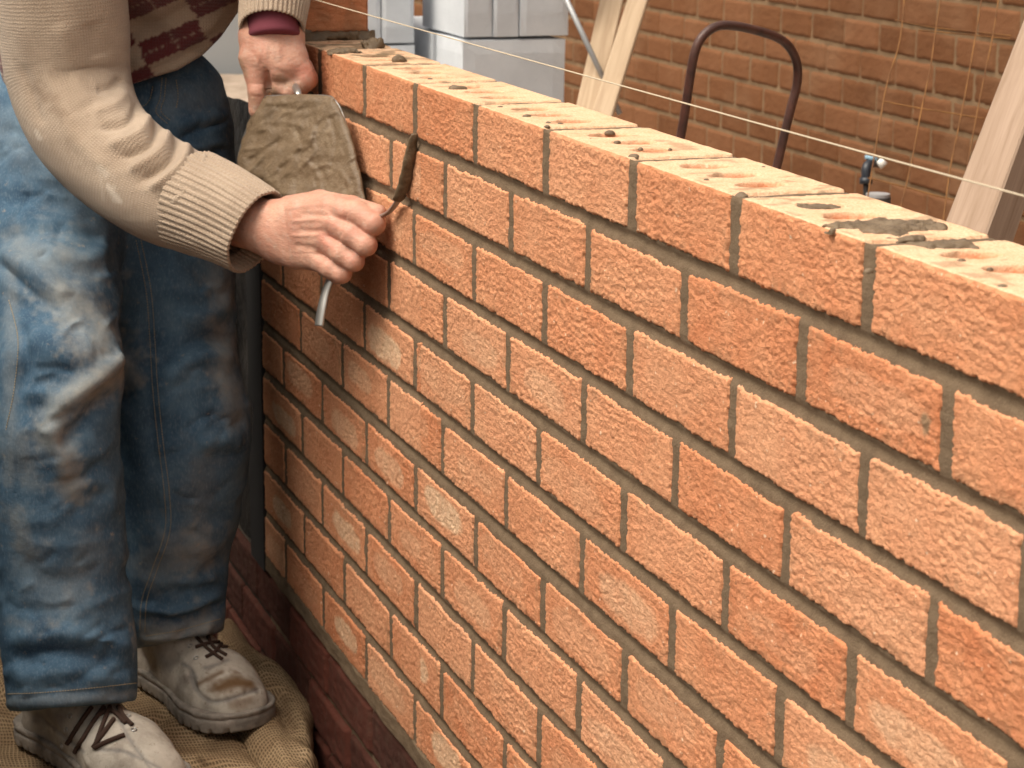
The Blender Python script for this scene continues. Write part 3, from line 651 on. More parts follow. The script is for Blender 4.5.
def sleeve(name, cl, n, nth, strokes, uvs, dirt=(), chalk=(), ribs=0, rib_amp=.001, noise=.0025, sq=1., open_end=True):
    """cl: (px, py, D, half width px)"""
    cl = spline(cl, n); kw = 61 if n > 300 else 9; pd = np.concatenate([cl[:1]*2-cl[kw//2:0:-1], cl, cl[-1:]*2-cl[-2:-kw//2-1:-1]]); cl = np.stack([np.convolve(pd[:, i], np.hanning(kw+2)[1:-1]/np.hanning(kw+2).sum(), 'valid') for i in range(4)], 1); n = len(cl); P = np.array([dep(*c[:3]) for c in cl]); R = cl[:, 3]*cl[:, 2]/FPX; T, A, B = frames(P)
    th = np.arange(nth)/nth*2*math.pi; L = np.concatenate([[0], np.cumsum(np.linalg.norm(np.diff(P, axis=0), axis=1))])
    rad = R[:, None]*(1+0*th[None])
    if ribs: rad = rad+rib_amp*np.sign(np.cos(th*ribs))[None]*np.abs(np.cos(th*ribs))[None]**.5
    rad = rad+noise*fbm2((np.cos(th)*2+5)[None]+0*L[:, None], (np.sin(th)*2)[None]+L[:, None]*14, 3, 3)
    V = P[:, None]+A[:, None]*(np.cos(th)[None]*rad)[..., None]+B[:, None]*(np.sin(th)[None]*rad*sq)[..., None]
    # turn the end inward so that the opening reads as cloth with thickness
    V2 = P[-1]+(V[-1]-P[-1])*.93; V3 = V2-T[-1]*.03; V = np.concatenate([V, [P[-1]+(V[-1]-P[-1])*.975+T[-1]*.002, V2, V3]]); nn = n+3
    L2 = np.concatenate([L, [L[-1]+.003, L[-1]+.006, L[-1]+.03]])
    V = V.reshape(-1, 3); F = np.array([(i*nth+j, i*nth+(j+1) % nth, (i+1)*nth+(j+1) % nth, (i+1)*nth+j) for i in range(nn-1) for j in range(nth)])
    nrm = vnorm(V, F)
    if ((V-np.repeat(np.concatenate([P, P[-1:], P[-1:], P[-1:]]), nth, 0))*nrm).sum() < 0: F = F[:, ::-1]
    V = sculpt(V, F, strokes)
    kuv = np.stack([np.tile(th*R.mean(), nn), np.repeat(L2, nth), np.zeros(nn*nth)], 1)
    return make(name, V, F, M['knit'], jump, True, {'red': V[:, 0]*0, 'dirt': paint(V, dirt) if dirt else V[:, 0]*0, 'chalk': paint(V, chalk) if chalk else V[:, 0]*0, 'knit_uv': kuv})
folds = []
# concertina folds on the forearm, pushed up from the wrist: light ridges and the valleys between
for a, b, c_, wdt, am in (((128, 92), (112, 106), (92, 112), 6, .004), ((150, 112), (138, 135), (108, 146), 5.5, .0065), ((170, 124), (160, 152), (128, 172), 5, .0065), ((190, 136), (180, 166), (148, 190), 5, .006),
                          ((207, 148), (196, 180), (170, 206), 5, .005), ((222, 160), (212, 190), (188, 222), 4.5, .004)):
    folds.append(([a, b, c_], wdt, am))
for a, b, c_, wdt, am in (((140, 100), (128, 122), (100, 128), 4.5, -.006), ((160, 118), (150, 144), (120, 158), 4, -.0065), ((180, 130), (170, 160), (140, 182), 4, -.006), ((199, 142), (188, 174), (160, 199), 4, -.005),
                          ((215, 154), (204, 186), (180, 214), 3.5, -.004), ((230, 166), (222, 196), (200, 228), 3.5, -.003), ((122, 78), (110, 88), (96, 90), 5, -.0035)):
    folds.append(([a, b, c_], wdt, am))
folds = [(a, w_*1.1, h_*1.15) for a, w_, h_ in folds]
folds += [([(132, 30), (134, 60), (126, 84)], 8, .004), ([(60, 20), (72, 70), (86, 110)], 12, .004), ([(45, 60), (70, 130), (110, 170)], 9, .003), ([(90, 20), (100, 60)], 10, -.003), ([(20, 60), (44, 130)], 6, -.003)]
slR = sleeve('sleeve', [(45, -190, 3.02, 66), (52, -90, 3.02, 66), (60, -10, 3.04, 66), (65, 38, 3.06, 65), (70, 86, 3.07, 61), (89, 131, 3.05, 57), (122, 165, 3.02, 54), (162, 191, 2.99, 53), (190, 202, 2.972, 50), (214, 211, 2.955, 45)], 380, 220, folds, None,
   dirt=[([(36, 88), (44, 98)], 7, .7), ([(54, 108), (60, 114)], 6, .5), ([(40, 150), (80, 196), (120, 214)], 16, .30), ([(26, 40), (34, 100)], 10, .25)],
   chalk=[([(108, 186), (118, 200)], 3.2, .55), ([(98, 168), (106, 174)], 4, .3), ([(36, 132), (40, 138)], 3, .4), ([(100, 170), (103, 200)], 2, .15)])
sleeve('cuff', [(192, 201, 2.972, 52), (218, 212, 2.952, 49.5), (238, 222, 2.94, 47.5), (256, 232, 2.93, 45.5)], 70, 640, [([(262, 190), (250, 230), (222, 268)], 30, .0005)], None, ribs=48, rib_amp=.0009, noise=.0045)
sleeve('sleeve', [(270, -230, 3.20, 60), (280, -150, 3.17, 54), (284, -80, 3.13, 48), (282, -30, 3.10, 42)], 200, 160, [], None)
sleeve('cuff', [(282, -45, 3.10, 38), (277, -18, 3.07, 36), (273, 12, 3.045, 34), (272, 27, 3.035, 32.5)], 60, 560, [], None, ribs=44, rib_amp=.0011, noise=.0025)
b = MB(); cl = spline([(272, 5, 3.035, 29), (271, 34, 3.03, 28.5), (271, 38, 3.03, 27.5), (271, 34, 3.03, 26)], 24)
b.tube(np.array([dep(*c[:3]) for c in spline([(273, 0, 3.05, 1), (273, 16, 3.04, 1), (274, 39, 3.035, 1)], 20)]), np.concatenate([np.full(16, 26*3.03/FPX), [26.4*3.03/FPX]*2, [25.5*3.03/FPX, 22*3.03/FPX]]), 60)
b.build('shirt_cuff', M['shirt'], man, True)

# --- jeans
def legf(P, ctl, k=.03):
    return chain(P, [dep(x, y, D) for x, y, D, r in ctl], [r*D/FPX for x, y, D, r in ctl], k)
LA = [(50, 150, 3.28, 72), (52, 240, 3.22, 64), (56, 300, 3.16, 62), (60, 370, 3.10, 61), (56, 430, 3.10, 58), (58, 490, 3.13, 60), (61, 550, 3.15, 61), (65, 610, 3.16, 61), (71, 655, 3.16, 62), (72, 700, 3.15, 62)]
LB = [(160, 150, 3.36, 72), (166, 200, 3.36, 67), (168, 250, 3.35, 64), (170, 300, 3.34, 62), (170, 340, 3.34, 57), (176, 380, 3.33, 60), (184, 425, 3.34, 62), (180, 470, 3.36, 60), (174, 520, 3.38, 56), (169, 570, 3.40, 50), (171, 605, 3.41, 47), (180, 636, 3.41, 41)]
hipc = dep(112, 104, 3.31)
def pants(P):
    d = cap(P, hipc-R_*.062, hipc+R_*.066, .105, .095); d = smin(d, cap(P, hipc-R_*.058-U_*.07, hipc+R_*.064-U_*.07, .108, .098), .04)
    la = legf(P, LA); lb = legf(P, LB)
    Q, z = proj(P)
    ha = 709-(Q[:, 0]-8)*.075; hb = 646-(Q[:, 0]-145)*.21
    la = np.maximum(la, (Q[:, 1]-ha)*3.15/FPX); lb = np.maximum(lb, (Q[:, 1]-hb)*3.41/FPX)
    # cut the legs off hollow at the hem
    ia = legf(P, [(x, y, D, r-6) for x, y, D, r in LA[-3:]]+[(72, 730, 3.15, 56)]); ib = legf(P, [(x, y, D, r-6) for x, y, D, r in LB[-3:]]+[(186, 665, 3.41, 35)])
    l = smin(la, lb, .006); kk = np.where(Q[:, 1] < 260, .05, .006)
    d = smin(d, la, .05); d2 = smin(d, lb, .03); d2 = np.where(Q[:, 1] > 300, np.minimum(la, lb), d2)
    return d2
V, F = nets(pants, np.array([-2.1, -.72, -1.02]), np.array([-1.25, .15, .06]), .0036)
V = relax(V, F, 2)
fo = [ # leg nearer the camera
 ([(130, 350), (104, 372), (70, 398), (48, 420)], 10, .014), ([(138, 388), (100, 405), (70, 436), (60, 450)], 8, -.009), ([(46, 425), (60, 450), (66, 480)], 9, .010), ([(30, 330), (60, 350), (96, 352)], 13, .006), ([(5, 296), (50, 318), (86, 330)], 8, -.006),
 ([(0, 250), (40, 275), (70, 300)], 8, .008), ([(0, 262), (30, 292), (62, 312)], 6, -.008), ([(20, 320), (26, 360), (16, 400)], 6, -.006), ([(110, 250), (80, 262), (40, 246)], 8, .006), ([(70, 450), (66, 492), (80, 520)], 9, -.004),
 ([(0, 240), (50, 232), (108, 240)], 7, -.004), ([(20, 560), (50, 580), (100, 575)], 10, -.004), ([(12, 662), (40, 652), (80, 652), (118, 664)], 7, -.010), ([(10, 640), (50, 632), (100, 640), (132, 650)], 8, .009), ([(12, 680), (60, 672), (120, 682)], 8, .006),
 ([(118, 640), (98, 668), (70, 680)], 6, -.006), ([(0, 600), (30, 612), (60, 604)], 8, -.004), ([(90, 430), (108, 470), (112, 520)], 7, .004), ([(8, 700), (70, 693), (137, 688)], 1.8, -.0016, 1),
 ([(0, 130), (40, 138), (90, 150)], 8, -.005), ([(0, 160), (60, 176), (110, 190)], 9, .005), ([(0, 196), (50, 205), (100, 222)], 8, -.005),
 # farther leg
 ([(232, 335), (205, 340), (180, 350), (160, 366)], 8, -.010), ([(236, 362), (210, 356), (185, 362), (166, 384)], 9, .009), ([(246, 420), (226, 424), (206, 412)], 7, -.008), ([(240, 446), (222, 440), (200, 446)], 8, .007), ([(232, 300), (205, 318), (176, 318)], 9, .007),
 ([(180, 250), (205, 280), (228, 300)], 8, -.005), ([(160, 470), (170, 520), (160, 560)], 8, .005), ([(220, 560), (190, 590), (160, 596)], 8, -.006), ([(222, 590), (200, 604), (170, 612), (140, 606)], 6, .009), ([(224, 602), (200, 615), (172, 622), (148, 618)], 4, -.011),
 ([(216, 580), (196, 580), (176, 586)], 5, .006), ([(222, 616), (196, 630), (150, 640)], 5, .006), ([(148, 300), (150, 400), (158, 480)], 7, -.004), ([(145, 637), (190, 630), (220, 621)], 1.6, -.0014, 1),
 # hips, fly and pocket
 ([(228, 122), (200, 130), (178, 137)], 4.5, -.006), ([(232, 112), (205, 118), (176, 124)], 6, .006), ([(230, 144), (206, 146), (188, 150)], 4, .005), ([(228, 150), (200, 144), (180, 138)], 3, -.004), ([(152, 84), (150, 100), (146, 112)], 3, -.004),
 ([(158, 78), (158, 96), (152, 116), (162, 130)], 5, .006), ([(180, 170), (205, 180), (230, 190)], 8, .005), ([(170, 205), (205, 206), (230, 214)], 7, -.005), ([(138, 100), (146, 112), (160, 118)], 3, -.003)]
V = sculpt(V, F, fo)
rf = random.Random(4)
for (x0, y0, x1, y1, n_, s_) in ((10, 625, 130, 700, 14, 1.), (145, 585, 222, 640, 12, 1.), (20, 400, 110, 520, 8, .8), (30, 240, 120, 400, 9, .9), (165, 290, 238, 470, 12, .9), (165, 110, 232, 240, 12, 1.), (0, 110, 60, 240, 8, .8), (20, 520, 120, 630, 8, .7), (160, 470, 225, 590, 8, .8)):
    for _ in range(n_):
        x = rf.uniform(x0, x1); y = rf.uniform(y0, y1); L_ = rf.uniform(12, 34); a_ = rf.gauss(-.25, .5); dx, dy = math.cos(a_)*L_/2, math.sin(a_)*L_/2; bn = rf.uniform(-5, 5)
        sg = rf.choice([-1, -1, 1]); V = sculpt(V, F, [([(x-dx, y-dy), (x, y+bn), (x+dx, y+dy)], rf.uniform(2.6, 4.8), sg*rf.uniform(.002, .0045)*s_)])
N = vnorm(V, F)
V = V+N*(n3(V, 9, 1)*.008+(.25-np.abs(n3(V*np.array([1, 1, 1.6]), 15, 3)))*.012+n3(V, 28, 2)*.003)[:, None]; V = relax(V, F, 1)
fade = paint(V, [([(120, 370), (90, 386), (60, 410), (50, 440)], 20, .95), ([(60, 290), (96, 330), (100, 350)], 22, .8), ([(20, 250), (80, 268)], 22, .5), ([(0, 130), (60, 170), (100, 210)], 30, .2), ([(66, 450), (70, 490)], 14, .7), ([(222, 330), (228, 370), (236, 420)], 14, .55),
   ([(218, 240), (222, 300)], 14, .45), ([(30, 560), (60, 600), (90, 560)], 22, .3), ([(150, 640), (215, 625)], 14, .8), ([(170, 100), (215, 95)], 18, .3), ([(8, 702), (136, 695)], 7, .4), ([(160, 560), (200, 545)], 24, .45), ([(20, 440), (30, 480)], 14, .45), ([(200, 470), (195, 530)], 20, .3), ([(12, 250), (10, 480)], 8, .4)])
dirt = paint(V, [([(66, 330), (84, 352)], 11, .7), ([(100, 310), (104, 330)], 12, .6), ([(60, 455), (76, 496)], 10, .8), ([(15, 515), (26, 545)], 13, .75), ([(60, 248), (66, 252)], 8, .6), ([(196, 540), (204, 556)], 12, .9), ([(180, 552), (186, 560)], 7, .6),
   ([(150, 628), (165, 640), (200, 630)], 13, .85), ([(216, 376), (222, 384)], 9, .8), ([(214, 330), (232, 350)], 12, .5), ([(90, 588), (92, 592)], 4, .9), ([(66, 590), (70, 600)], 6, .5), ([(50, 620), (54, 626)], 4, .7), ([(220, 290), (228, 300)], 8, .5), ([(120, 360), (70, 400)], 9, .5), ([(10, 620), (30, 626)], 6, .5)])
jeans = make('jeans', V, F, M['denim'], man, True, {'fade': fade, 'dirt': dirt})
bv = caster(jeans)
def stitch(path, name='stitching', dash=.0026, gap=.0012, r=.00055, mt=None, lift=.0004, dmax=None):
    p = spline(path, 160); H = [hit(bv, *q) for q in p]; pts = [np.array(h)+np.array(n_)*lift for h, n_ in H if h is not None]; b = MB(); seg = [pts[0]]; run = 0; dr = True
    P = np.array(pts); br = np.where(np.linalg.norm(np.diff(P, axis=0), axis=1) > .012)[0]; P = P[:br[0]+1] if len(br) else P
    if len(P) < 4: return None
    L = np.concatenate([[0], np.cumsum(np.linalg.norm(np.diff(P, axis=0), axis=1))]); t = 0
    while t < L[-1]:
        tt = np.linspace(t, min(t+dash, L[-1]), 4); q = np.stack([np.interp(tt, L, P[:, i]) for i in range(3)], 1)
        if np.linalg.norm(q[-1]-q[0]) > dash*.3 and np.linalg.norm(q[-1]-q[0]) < dash*1.5: b.tube(q, r, 5)
        t += dash+gap
    return b.build(name, mt or M['thread'], jeans, True) if b.v else None
stitch([(136, 240), (146, 290), (150, 340), (153, 390), (158, 440), (164, 490), (165, 530), (152, 570), (142, 600), (140, 630)])
stitch([(141, 240), (151, 290), (155, 340), (158, 390), (163, 440), (169, 490), (170, 530), (157, 570), (147, 600), (145, 632)])
stitch([(8, 694), (50, 692), (100, 687), (136, 683)]); stitch([(146, 636), (180, 630), (220, 619)])
stitch([(162, 78), (160, 98), (156, 112), (168, 124)]); stitch([(166, 78), (164, 98), (161, 111), (171, 121)]); stitch([(132, 104), (143, 106), (150, 99), (153, 86)]); stitch([(176, 80), (178, 96), (176, 108)]); stitch([(9, 300), (18, 340), (14, 390), (6, 430)])
# --- boots
def boot(toe_px, heel_px, z0, width, strokes, mud, worn, seed, lean=0.):
    toe = onz(*toe_px, z0); heel = onz(*heel_px, z0); ax = toe-heel; Ln = np.linalg.norm(ax); ax /= Ln; sd_ = np.array([ax[1], -ax[0], 0.]); up = np.array([0, 0, 1.])
    k = Ln/.30
    W = lambda a, b, c: heel+ax*a*k+sd_*b+up*c
    def out(q0, q1, grow=0.):      # plan outline as signed distance
        t = np.clip(q0/Ln, 0, 1)
        hw = np.interp(t, [0, .08, .25, .45, .7, .85, .95, 1], [.030, .037, .035, .037, .052, .050, .036, .018])*width+grow
        cx = np.interp(t, [0, .3, .7, 1], [0, 0, .004, -.002]); return np.maximum(np.abs(q1-cx)-hw, np.maximum(-q0-.0-grow, q0-Ln-grow))
    def upper(P):
        q = P-heel; a = q@ax; b = q@sd_; c = q[:, 2]; L = .3*k
        d = cap(P, W(.245, .002, .034), W(.205, .002, .038), .034*width, .041*width)
        d = smin(d, cap(P, W(.262, -.012, .028), W(.262, .014, .028), .026, .026), .02)
        d = smin(d, cap(P, W(.20, 0, .040), W(.115, 0, .068), .040*width, .038), .03)
        d = smin(d, cap(P, W(.12, 0, .072), W(.062, 0, .115), .038, .042), .03)
        d = smin(d, cap(P, W(.055, 0, .045), W(.058, 0, .135), .038, .044), .025)
        d = smin(d, cap(P, W(.05, 0, .03), W(.22, 0, .025), .034, .044*width), .02)
        return np.maximum(d, .018-c)
    lo = np.minimum(toe, heel)-.075; hi = np.maximum(toe, heel)+.075; lo[2] = z0+.005; hi[2] = z0+.19
    V, F = nets(upper, lo, hi, .0024); V = relax(V, F, 1); V = sculpt(V, F, strokes); N = vnorm(V, F); V = V+N*(n3(V, 30, seed)*.004+n3(V, 90, seed+1)*.0012)[:, None]
    bt = make('boot', V, F, M['boot'], man, True, {'mud': paint(V, mud), 'worn': np.maximum(paint(V, worn), paint(V, [(s_[0], 2.2, .75) for s_ in strokes if s_[2] < 0]))})  # worn patches, and the same dark tone along every pressed groove
    def sole(P):
        q = P-heel; a = q@ax; b = q@sd_; c = q[:, 2]; d = out(a, b, .002)*.8
        # rounded toe and heel
        tip = cap(P*np.array([1, 1, 0]), (W(.235, .002, 0))*np.array([1, 1, 0]), (W(.236, .002, 0))*np.array([1, 1, 0]), .052*width+.002, .052*width+.002)
        d = np.where(a > .235*k, tip, d); hl = cap(P*np.array([1, 1, 0]), W(.038, 0, 0)*np.array([1, 1, 0]), W(.039, 0, 0)*np.array([1, 1, 0]), .042, .042); d = np.where(a < .035*k, np.maximum(d*0+hl, -9), d)
        lift = np.clip((a/k-.24)/.07, 0, 1)**2*.010
        d = np.maximum(d, np.maximum(lift-c, c-.030-lift*.6)); g1 = np.abs(c-.021-lift*.8)-.0014; d = np.maximum(d, -np.maximum(g1, -(d+.003)))
        tread = np.maximum(np.abs(np.mod(a, .018)-.009)-.002, c-.007-lift); return np.maximum(d, -np.maximum(tread, -(d+.003)))
    lo = lo.copy(); hi = hi.copy(); lo[2] = z0-.006; hi[2] = z0+.05
    V, F = nets(sole, lo, hi, .0026); V = relax(V, F, 1); N = vnorm(V, F); V = V+N*(n3(V, 60, 2)*.0016)[:, None]
    make('sole', V, F, M['sole'], bt)
    return bt
ZF = -.962
bB = boot((258, 734), (140, 668), ZF, 1.22,
  [([(190, 672), (196, 690), (215, 702), (258, 690)], 2.2, -.0026, 1), ([(182, 664), (192, 670), (196, 690)], 1.6, -.0014), ([(176, 650), (190, 668), (186, 676), (204, 676)], 1.6, .0014), ([(150, 672), (172, 700), (200, 720)], 2, -.0015), ([(205, 668), (228, 660)], 3, -.003), ([(200, 676), (232, 666)], 3, .0025), ([(210, 700), (250, 684)], 5, .002)],
  [([(218, 688), (232, 683), (250, 684)], 7, 1.), ([(236, 704), (250, 700)], 6, .55), ([(198, 684), (206, 680), (222, 672)], 2.4, .8), ([(160, 690), (170, 700)], 7, .4), ([(186, 716), (196, 726)], 8, .5), ([(258, 728), (266, 724)], 5, .5)],
  [([(160, 655), (168, 668)], 7, .5), ([(166, 660), (176, 664)], 6, .35)], 1)
bA = boot((182, 812), (26, 728), ZF-.004, 1.2,
  [([(40, 716), (62, 735), (84, 752)], 2.2, -.002), ([(84, 728), (84, 752), (92, 768)], 2.2, .0016), ([(118, 716), (130, 740), (150, 768)], 2, -.002), ([(20, 720), (24, 750), (40, 768)], 2, -.002), ([(96, 750), (124, 752), (160, 768)], 1.8, -.0014)],
  [([(60, 750), (66, 762)], 7, .4), ([(110, 720), (118, 716)], 5, .5), ([(16, 740), (22, 760)], 8, .5)], [([(40, 716), (60, 718)], 9, .7), ([(30, 730), (60, 745)], 8, .35)], 3)
def on(bt, path, n=40, lift=.002):
    q = spline(path, n); bv_ = on.c.setdefault(bt.name, caster(bt)); P = []
    for a in q:
        h, n_ = hit(bv_, *a)
        if h is not None: P.append(np.array(h)+np.array(n_)*lift)
    return np.array(P)
on.c = {}
def eyelets(bt, pts):
    for x, y in pts:
        b = MB()
        h, n_ = hit(on.c.setdefault(bt.name, caster(bt)), x, y)
        if h is None: continue
        h = np.array(h); n_ = np.array(n_); u = np.cross(n_, [0, 0, 1.]); u /= np.linalg.norm(u); v = np.cross(n_, u); t = np.linspace(0, 2*math.pi, 13)
        b.tube([h+n_*.0006+(u*math.cos(a)+v*math.sin(a))*.0034 for a in t], .0009, 6, cap=False)
        b.build('eyelet', M['eyelet'], bt, True)
def lace(bt, paths, r=.0028):
    b = MB()
    for pth in paths:
        P = on(bt, pth)
        if len(P) > 6: b.tube(P, r, 7)
    if b.v: b.build('laces', M['lace'], bt, True)
lace(bB, [[(193, 634), (206, 648), (222, 660)], [(205, 630), (212, 646), (226, 656)], [(216, 630), (228, 640), (236, 650)], [(196, 648), (210, 644), (230, 642)], [(222, 642), (216, 652), (206, 658)], [(226, 636), (234, 646), (222, 648)]])
lace(bA, [[(92, 708), (82, 722), (68, 744)], [(104, 708), (92, 726), (76, 752)], [(110, 708), (104, 724), (96, 746)], [(98, 716), (112, 712), (126, 724)], [(114, 720), (104, 734), (94, 748)], [(96, 748), (108, 742), (124, 736)], [(118, 708), (124, 718), (132, 726)]], .0034)
eyelets(bA, [(70, 716), (66, 730), (62, 746), (128, 716), (134, 730)]); eyelets(bB, [(190, 646), (196, 658), (236, 640), (242, 652)])
# ------------------------------------------------------------------ trowel loaded with mortar
tr = thing('trowel', 'brick trowel plastered with wet brown mortar, hanging from the left hand', 'trowel', dep(300, 95, 3.0))
out_ = [(262, 97), (270, 95), (300, 94.5), (327, 95), (335, 99), (341, 108), (347, 124), (353, 145), (358, 165), (363, 190), (365.5, 208), (362, 222), (350, 226), (325, 218), (300, 207), (278, 196), (258, 182), (244, 174), (237.5, 162), (240, 146), (246, 128), (254, 110)]
from mathutils.geometry import delaunay_2d_cdt
def plate(outline, depth_fn, thick, h=3.0, bump=None, seed=1, amp=0., edge=.003):
    """solid slab with that plan, front face sculpted, at its own depth and thickness"""
    o = spline(outline+[outline[0]], 160)[:-1]; o = o+np.stack([n2(np.arange(len(o))*.35, np.arange(len(o))*0., seed)-.5, n2(np.arange(len(o))*.35, np.arange(len(o))*0.+9, seed)-.5], 1)*amp
    x0, y0 = o.min(0); x1, y1 = o.max(0); gx, gy = np.meshgrid(np.arange(x0, x1, h), np.arange(y0, y1, h), indexing='ij'); Gp = np.stack([gx.ravel(), gy.ravel()], 1)
    ins = np.zeros(len(Gp), bool)
    a = o; b_ = np.roll(o, -1, 0)
    for p, q in zip(a, b_):
        c = ((p[1] > Gp[:, 1]) != (q[1] > Gp[:, 1])) & (Gp[:, 0] < (q[0]-p[0])*(Gp[:, 1]-p[1])/(q[1]-p[1]+1e-12)+p[0]); ins ^= c
    dd, _ = pdist_closed(Gp, o); Gp = Gp[ins & (dd > h*.5)]
    pts = np.concatenate([o, Gp]); no = len(o)
    r = delaunay_2d_cdt([Vector(p) for p in pts], [], [list(range(no))], 1, 1e-6)
    P2 = np.array([[v.x, v.y] for v in r[0]]); tri = [tuple(f) for f in r[2]]
    dd, _ = pdist_closed(P2, o); D = np.array([depth_fn(*p) for p in P2])
    th = thick*np.minimum(1, np.sqrt(np.clip(dd, 0, 99)/FPX*D/edge))
    if bump is not None: th = th+bump(P2[:, 0], P2[:, 1])*sstep(0, 5, dd)
    th = np.maximum(th, .0003)
    Vf = np.array([dep(x, y, d-t) for (x, y), d, t in zip(P2, D, th)]); Vk = np.array([dep(x, y, d) for (x, y), d in zip(P2, D)]); n = len(P2)
    bt_ = [k for k in range(no)]
    F = tri+[tuple(n+i for i in f[::-1]) for f in tri]
    # rim
    from collections import Counter
    E = Counter(); 
    for f in tri:
        for i in range(3): E[(f[i], f[(i+1) % 3])] += 1
    F += [(b2, a2, a2+n, b2+n) for (a2, b2) in E if (b2, a2) not in E]
    return np.concatenate([Vf, Vk]), F
def pdist_closed(Q, o):
    best = np.full(len(Q), 1e9)
    for i in range(len(o)):
        a, b = o[i], o[(i+1) % len(o)]; ab = b-a; t = np.clip(((Q-a)@ab)/(ab@ab+1e-9), 0, 1); best = np.minimum(best, np.linalg.norm(Q-a-t[:, None]*ab, axis=1))
    return best, None
tD = lambda x, y: 3.035-(y-95)*.00030-(x-262)*.0014
V, F = plate(out_, tD, .0018, 4, edge=.001); make('blade', V, F, M['steel'], tr, True)
def mb_(x, y):
    r1 = np.exp(-(pdist(np.stack([x, y], 1), [(312, 132), (296, 155), (290, 180), (286, 200)])[0]/6)**2)*.005
    r2 = np.exp(-(pdist(np.stack([x, y], 1), [(262, 176), (285, 160), (310, 140)])[0]/5)**2)*.003
    P_ = np.stack([x, y], 1); r3 = 0
    for pts, a in ((([(318, 120), (310, 138), (314, 150), (300, 168)]), .003), ([(296, 128), (302, 146), (292, 160), (280, 168)], -.003), ([(330, 118), (336, 140), (330, 170)], -.0025), ([(262, 130), (280, 122), (300, 126)], .002), ([(250, 160), (268, 150), (280, 140)], -.0022), ([(340, 170), (350, 190), (346, 208)], .0025), ([(304, 160), (316, 172), (320, 190), (310, 204)], .0028), ([(270, 105), (300, 110), (324, 104)], -.002)):
        r3 = r3+a*np.exp(-(pdist(P_, pts)[0]/2.6)**2)
    return r3+r1+r2+fbm2(x/24, y/20, 3, 4)*.007+(.5-np.abs(n2(x/13+.06*y, y/9, 2)-.5)*2)*.0045-np.exp(-(((x-318)/4)**2+((y-182)/4)**2))*.003
V, F = plate([(x-(x-302)*.004, y+.3) for x, y in out_], lambda x, y: tD(x, y)-.0019, .0075, 1.6, mb_, 2, 2.6, .008); make('mortar_load', V, F, M['wetmortar'], tr, True)
b = MB(); b.tube([dep(300, 100, 2.985), dep(298, 92, 3.0), dep(294, 84, 3.04), dep(290, 78, 3.07)], [.005, .005, .006, .006], 10); b.build('tang', M['steel'], tr, True)
b = MB(); b.tube(spline([dep(290, 79, 3.078), dep(287, 76, 3.10), dep(284, 72, 3.14), dep(280, 66, 3.19)], 20), np.interp(np.linspace(0, 1, 20), [0, .1, .5, .9, 1], [.009, .013, .0155, .013, .006]), 16); b.build('handle', M['handle'], tr, True)
# ------------------------------------------------------------------ jointing iron
ji = thing('jointing_iron', 'bent steel brick jointer with mortar on its curved blade, held in the right hand', 'jointer', dep(345, 250, 2.9))
pth = [(319, 326, 2.87, 5.4), (322, 308, 2.87, 5.6), (327, 288, 2.87, 5), (338, 262, 2.865, 4.4), (352, 240, 2.845, 4.2), (368, 222, 2.815, 4), (380, 216, 2.79, 4)]
c = spline(pth, 50); b = MB(); b.tube([dep(*q[:3]) for q in c], c[:, 3]*2.9/FPX, 10, .45); b.build('handle_bar', M['steel'], ji, True)
e1 = ony(406, 172, -.006); e2 = ony(413, 138, -.006); D1 = (e1-CAM)@F_; D2 = (e2-CAM)@F_
c = spline([(379, 217, 2.79, 4), (390, 211, 2.77, 4.2), (400, 197, D1+.02, 4.6), (407, 178, D1, 6), (411, 158, (D1+D2)/2, 5.5), (415, 134, D2, 2.5)], 60)
b = MB(); b.tube([dep(*q[:3]) for q in c], c[:, 3]*2.75/FPX*.9, 14, .5); b.build('blade', M['steel'], ji, True)
cc = c[22:]; V, F = tube_geo([dep(q[0]-.5, q[1], q[2]-.002) for q in cc], (cc[:, 3]*1.12+.6)*2.75/FPX, 20, .62); V = V+(np.stack([n3(V, 150, 1), n3(V, 150, 2), n3(V*np.array([1, 1, .4]), 300, 3)], 1))*.0022
make('mortar_film', V, F, M['wetmortar'], ji, True)
# ------------------------------------------------------------------ builder's line
b = MB(); a = np.array([-1.93, -.0075, .0665]); e = np.array([.62, -.0075, .0665]); t = np.linspace(0, 1, 120)[:, None]
P = a+(e-a)*t; P[:, 2] -= .0022*4*(t*(1-t))[:, 0]
n_ = 2400; tt = np.linspace(0, 1, n_); base = np.stack([np.interp(tt, t[:, 0], P[:, i]) for i in range(3)], 1)
for ph_ in (0, 2.094, 4.189):
    tw_ = tt*2*math.pi*260+ph_; b.tube(base+np.stack([0*tw_, np.cos(tw_), np.sin(tw_)], 1)*.00034, .00042, 5)
ln = b.build('string_line', mat('pale nylon cord', (.50, .42, .31), .8), smooth=True); tag(ln, "taut pale builder's line stretched level above the wall top", 'string line')
